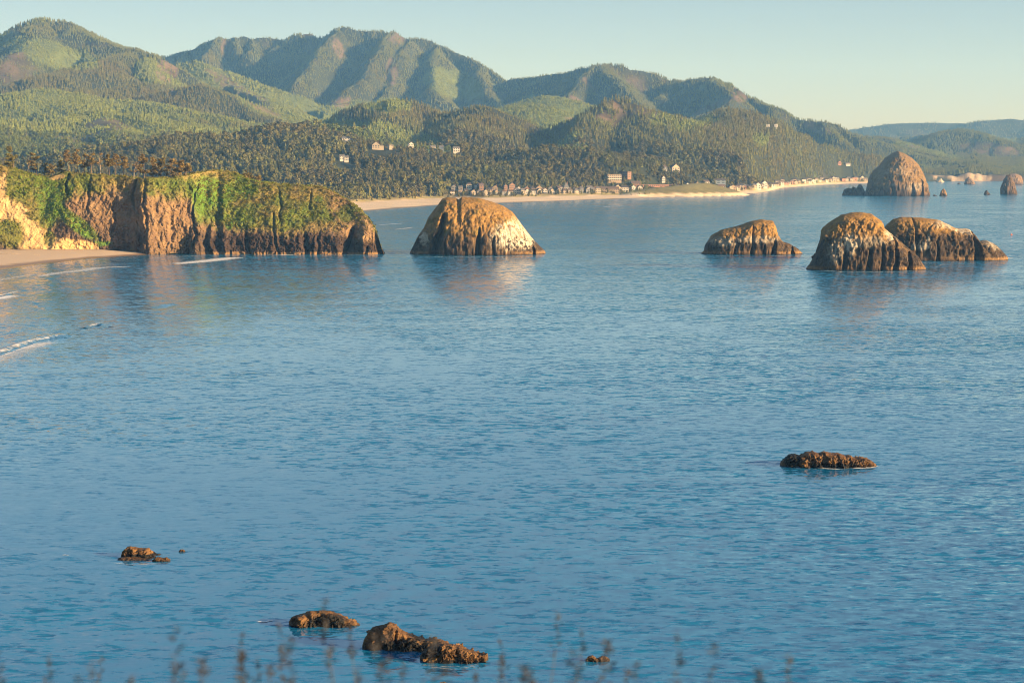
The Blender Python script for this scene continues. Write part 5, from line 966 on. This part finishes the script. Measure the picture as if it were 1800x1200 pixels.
# far row along the curve of the beach
for i in range(40):
    px = 1282 + i * 6.1 + rr.uniform(-1.5, 1.5); off = rr.uniform(30, 60); x, y = at_s(px, off); wl = rr.choice(['white', 'cream', 'white', 'tan', 'salmon', 'cream']); rf = rr.choice(['dark', 'grey', 'brown'])
    house(x, y, rr.uniform(7, 13), 9, rr.choice([4, 5, 6, 7]), wl, rf, rr.choice(['side', 'front', 'flat', 'hip']), rr.uniform(5, 25), '%s house with %s roof, %s from left in the far shore row' % (wl, rf, ordn(i)), 'far shore row houses', 2, 2, False)
for i in range(12):
    px = 1330 + i * 16 + rr.uniform(-5, 5); x, y = at_s(px, rr.uniform(85, 130)); wl = rr.choice(['white', 'cream', 'tan'])
    house(x, y, rr.uniform(9, 13), 9, 7, wl, 'dark', 'side', rr.uniform(5, 25), '%s house among trees, %s from the left behind the far shore row' % (wl, ordn(i)), 'houses behind the far shore row', 2, 2, False)
for (hx, hy), (px, py, D, nm, wh) in zip(HS, HILLHOUSES):
    wl = 'blue' if 'blue' in nm else ('cream' if 'cream' in nm or 'pale' in nm else 'white'); kd = 'flat' if 'flat' in nm else ('front' if 'gable' in nm else 'side'); w_ = {608: 15, 661: 15, 687: 8, 722: 10, 761: 10, 776: 8, 802: 13, 601: 9, 609: 8}[px]
    house(hx, hy, w_ * .85, 8, 7 if px in (802, 722) else 5.2, wl, 'grey', kd, rr.uniform(0, 15), nm + ' ' + wh, 'houses on the wooded slope', 2, 3, wing=(6, 4) if px in (608, 661) else None, balcony=px == 802, z=ground(hx, hy) + 2.5)
house(*RH[0], 9, 8, 5, 'salmon', 'brown', 'front', 10, 'salmon house in a clearing on the slope left of the haystack rock', None, 2, 3, z=ground(*RH[0]) + 3); house(*RH[1], 12, 8, 3.5, 'white', 'grey', 'side', 10, 'long low white house in the clearing beside the salmon one', None, 1, 4, z=ground(*RH[1]) + 3)
# two aerial masts
for (px, py, lb, hh) in ((1350, 226, 'left and shorter of the two pale masts on the ridge', 13), (1364, 231, 'right and taller of the two pale masts on the ridge', 20)):
    x, y = site(px, py + 4); z = ground(float(x), float(y)); t = bpy.data.objects.new('aerial_mast', None); C.objects.link(t); t.location = (float(x), float(y), z); tag(t, lb, 'mast', 'masts on the ridge')
    v_, f_ = bm_tube([(0, 0, -2), (0, 0, hh)], [.9, .6], 8); link('pole', mesh_from('pole', v_, f_, [M_trim]), t)
    for k, dx in enumerate((-2.6, 0, 2.6)): link('antenna_panel', boxm('antenna_panel', dx - .9, dx + .9, -1.4, -.9, hh - 4.5, hh + 1.2, M_trim), t)
    link('crossarm', boxm('crossarm', -3.6, 3.6, -.6, .6, hh - 5.4, hh - 4.7, M_trim), t)
# buoy
x, y = (float(q) for q in W(1778, 413)); t = bpy.data.objects.new('buoy', None); C.objects.link(t); t.location = (x, y, 0); tag(t, 'small orange buoy floating right of the double rock', 'buoy')
v_, f_ = bm_tube([(0, 0, -.5), (0, 0, -.3), (0, 0, .2), (0, 0, .7), (0, 0, .9)], [.1, .6, .8, .6, .1], 10); link('float', mesh_from('float', v_, f_, [mat_plain('orange_buoy', (.7, .18, .06), .5)]), t)
v_, f_ = bm_tube([(0, 0, .85), (0, 0, 1.9)], [.05, .04], 6); link('stick', mesh_from('stick', v_, f_, [M_trim]), t)

# walkers on the far beach
def person_mesh(seed):
    r_ = random.Random(seed); v = [(0, 0, .92), (0, 0, 1.15), (0, 0, 1.42), (0, 0, 1.52), (0, -.01, 1.64), (0, 0, 1.74), (-.1, 0, .88), (-.13, .12, .48), (-.12, .02, .05), (-.12, -.12, .03), (.1, 0, .88), (.13, -.14, .48), (.12, -.22, .06), (.12, -.34, .03),
         (-.19, 0, 1.38), (-.25, -.06, 1.1), (-.22, -.2, .88), (.19, 0, 1.38), (.25, .06, 1.1), (.23, .02, .85)]
    e = [(0, 1), (1, 2), (2, 3), (3, 4), (4, 5), (0, 6), (6, 7), (7, 8), (8, 9), (0, 10), (10, 11), (11, 12), (12, 13), (2, 14), (14, 15), (15, 16), (2, 17), (17, 18), (18, 19)]
    rad = [.15, .14, .16, .06, .1, .09, .1, .07, .05, .04, .1, .07, .05, .04, .07, .05, .04, .07, .05, .04]
    me = bpy.data.meshes.new('person'); me.from_pydata(v, e, []); o = bpy.data.objects.new('tmp', me); C.objects.link(o); md = o.modifiers.new('skin', 'SKIN'); o.modifiers.new('ss', 'SUBSURF').levels = 1
    for i, q in enumerate(me.skin_vertices[0].data): q.radius = (rad[i], rad[i]); q.use_root = i == 0
    dg = bpy.context.evaluated_depsgraph_get(); dg.update(); m2 = bpy.data.meshes.new_from_object(o.evaluated_get(dg)); bpy.data.objects.remove(o); m2.name = 'person'; return m2
pm = person_mesh(1)
for k, (px, py, cl, wh) in enumerate(((903, 356.6, 'dark', 'just right of the golden dome rock'), (957, 355.6, 'red', 'at the water edge right of the dome rock'), (984, 350, 'dark', 'on the dry sand before the row houses'), (1088, 346.5, 'blue', 'on the sand before the long motel'), (1117, 344, 'dark', 'on the sand below the left end of the bluff'), (1140, 346, 'dark', 'at the water edge below the salmon hotel'), (1202, 340.5, 'red', 'on the sand below the middle of the bluff'))):
    x, y = site(px, py); me = pm.copy(); me.materials.clear(); me.materials.append(mat_plain('clothes_' + cl, {'dark': (.04, .04, .05), 'red': (.3, .06, .05), 'blue': (.05, .09, .2)}[cl], .9))
    o = link('person', me, None, (x, y, ground(x, y) - .02)); o.rotation_euler = (0, 0, k * 1.3); tag(o, 'distant walker in %s clothes %s' % (cl, wh), 'person', 'walkers on the far beach')

# ------------------------------------------------------------------ the cliff top in front of the camera, with out-of-focus grasses
gx = np.linspace(-30, 30, 61); gyy = np.concatenate([np.linspace(-20, 6, 40), np.linspace(6.5, 34, 40)]); GX, GY = np.meshgrid(gx, gyy, indexing='ij')
GZ = np.where(GY < 5, 58.35, 58.35 - 60.5 * sstep(5, 33, GY)) + .12 * fbm(GX / 2, GY / 2, 0, 3, 130) * (GY < 30); GZ = np.where(GY < 1, 58.35 + 0 * GY, GZ)
cg = lerp(np.broadcast_to(np.array([.12, .11, .035]), GX.shape + (3,)), np.array([.14, .10, .07]), sstep(6, 9, GY))
tag(link('viewpoint_ground', mesh_from('viewpoint_ground', np.stack([GX, GY, GZ], -1).reshape(-1, 3), grid_faces(61, 80), [M_head], True, cg.reshape(-1, 3))), 'grassy cliff top below the viewpoint', kind='structure')
M_plume = mat_plain('dry_seed_head', (.032, .030, .032), .95); M_stem = mat_plain('dry_stem', (.10, .085, .06), .9)
def stalk_mesh(seed):
    r_ = random.Random(seed); lx = r_.uniform(-.10, .10); pts = [(0, 0, -.05), (lx * .2, 0, .45), (lx * .6, .01, .75), (lx, .01, .92)]
    sv_, sf_ = bm_tube(pts, [.0013, .0012, .001, .0007], 5); pv, pf = [], []; L = r_.uniform(.06, .12); wd = r_.uniform(.008, .016)
    for k in range(32):
        f_ = r_.random(); c = Vector((lx + (lx * .6 + .0) * (f_ * L) / .17 * .3, .01, .90 + f_ * L)); d = Vector((r_.gauss(0, 1), r_.gauss(0, 1), r_.uniform(.3, 1.5))).normalized(); sz = r_.uniform(.006, .014)
        c = c + Vector((d.x, d.y, 0)) * wd * (1 - f_) ** .6 * r_.random(); t1 = d.orthogonal().normalized() * sz * .28; k0 = len(pv)
        pv += [tuple(c - t1), tuple(c + t1), tuple(c + d * sz)]; pf.append((k0, k0 + 1, k0 + 2))
    return mesh_from('stem', sv_, sf_, [M_stem]), mesh_from('seed_head', pv, pf, [M_plume])
SM = [stalk_mesh(k) for k in range(7)]
STK = [(8, 1165), (95, 1160), (85, 1178), (217, 1183), (300, 1165), (322, 1180), (347, 1158), (377, 1168), (407, 1120), (412, 1150), (470, 1125), (468, 1160), (450, 1185), (533, 1160), (545, 1185), (583, 1128), (575, 1175), (638, 1055), (648, 1085), (640, 1140), (690, 1135), (700, 1172), (740, 1186), (790, 1190), (838, 1175), (880, 1172), (885, 1190), (935, 1092), (955, 1125), (952, 1150), (975, 1150), (985, 1185), (1010, 1170), (1040, 1140), (1045, 1185), (1108, 1140), (1122, 1172), (1155, 1188), (1190, 1178), (1230, 1180), (1302, 1190), (1322, 1165), (55, 1192), (420, 1190), (610, 1190)]
for k, (px, py) in enumerate(STK):
    r_ = random.Random(k + 300); D = r_.uniform(2.6, 4.3); x, y, z = (float(q) for q in P(px, py, D)); gz = 58.3; hgt = max(.2, z - gz)
    t = bpy.data.objects.new('grass_stalk', None); C.objects.link(t); t.location = (x, y, gz); t.scale = (1, 1, hgt / .99); t.rotation_euler = (0, 0, r_.uniform(-.8, .8))
    tag(t, 'blurred dry grass stalk with feathery seed head along the lower edge', 'grass stalk', 'blurred grass stalks at the lower edge')
    a_, b_2 = SM[k % 7]; link('stem', a_, t); link('seed_head', b_2, t).scale = (1, 1, 1)

# ------------------------------------------------------------------ air
m = bpy.data.materials.new('air'); m.use_nodes = True; n = m.node_tree.nodes; n.remove(n['Principled BSDF']); pv = n.new('ShaderNodeVolumePrincipled')
pv.inputs['Color'].default_value = (.20, .50, 1.0, 1); pv.inputs['Absorption Color'].default_value = (1, 1, 1, 1); pv.inputs['Density'].default_value = 4.9e-5; pv.inputs['Anisotropy'].default_value = 0.0
m.node_tree.links.new(pv.outputs[0], n['Material Output'].inputs['Volume'])
hz = link('haze', boxm('haze', -7200, 7200, -450, 16700, -6, 760, M_trim).copy()); hz.data.materials.clear(); hz.data.materials.append(m); tag(hz, 'thin bluish sea haze over the bay and the hills', kind='stuff')
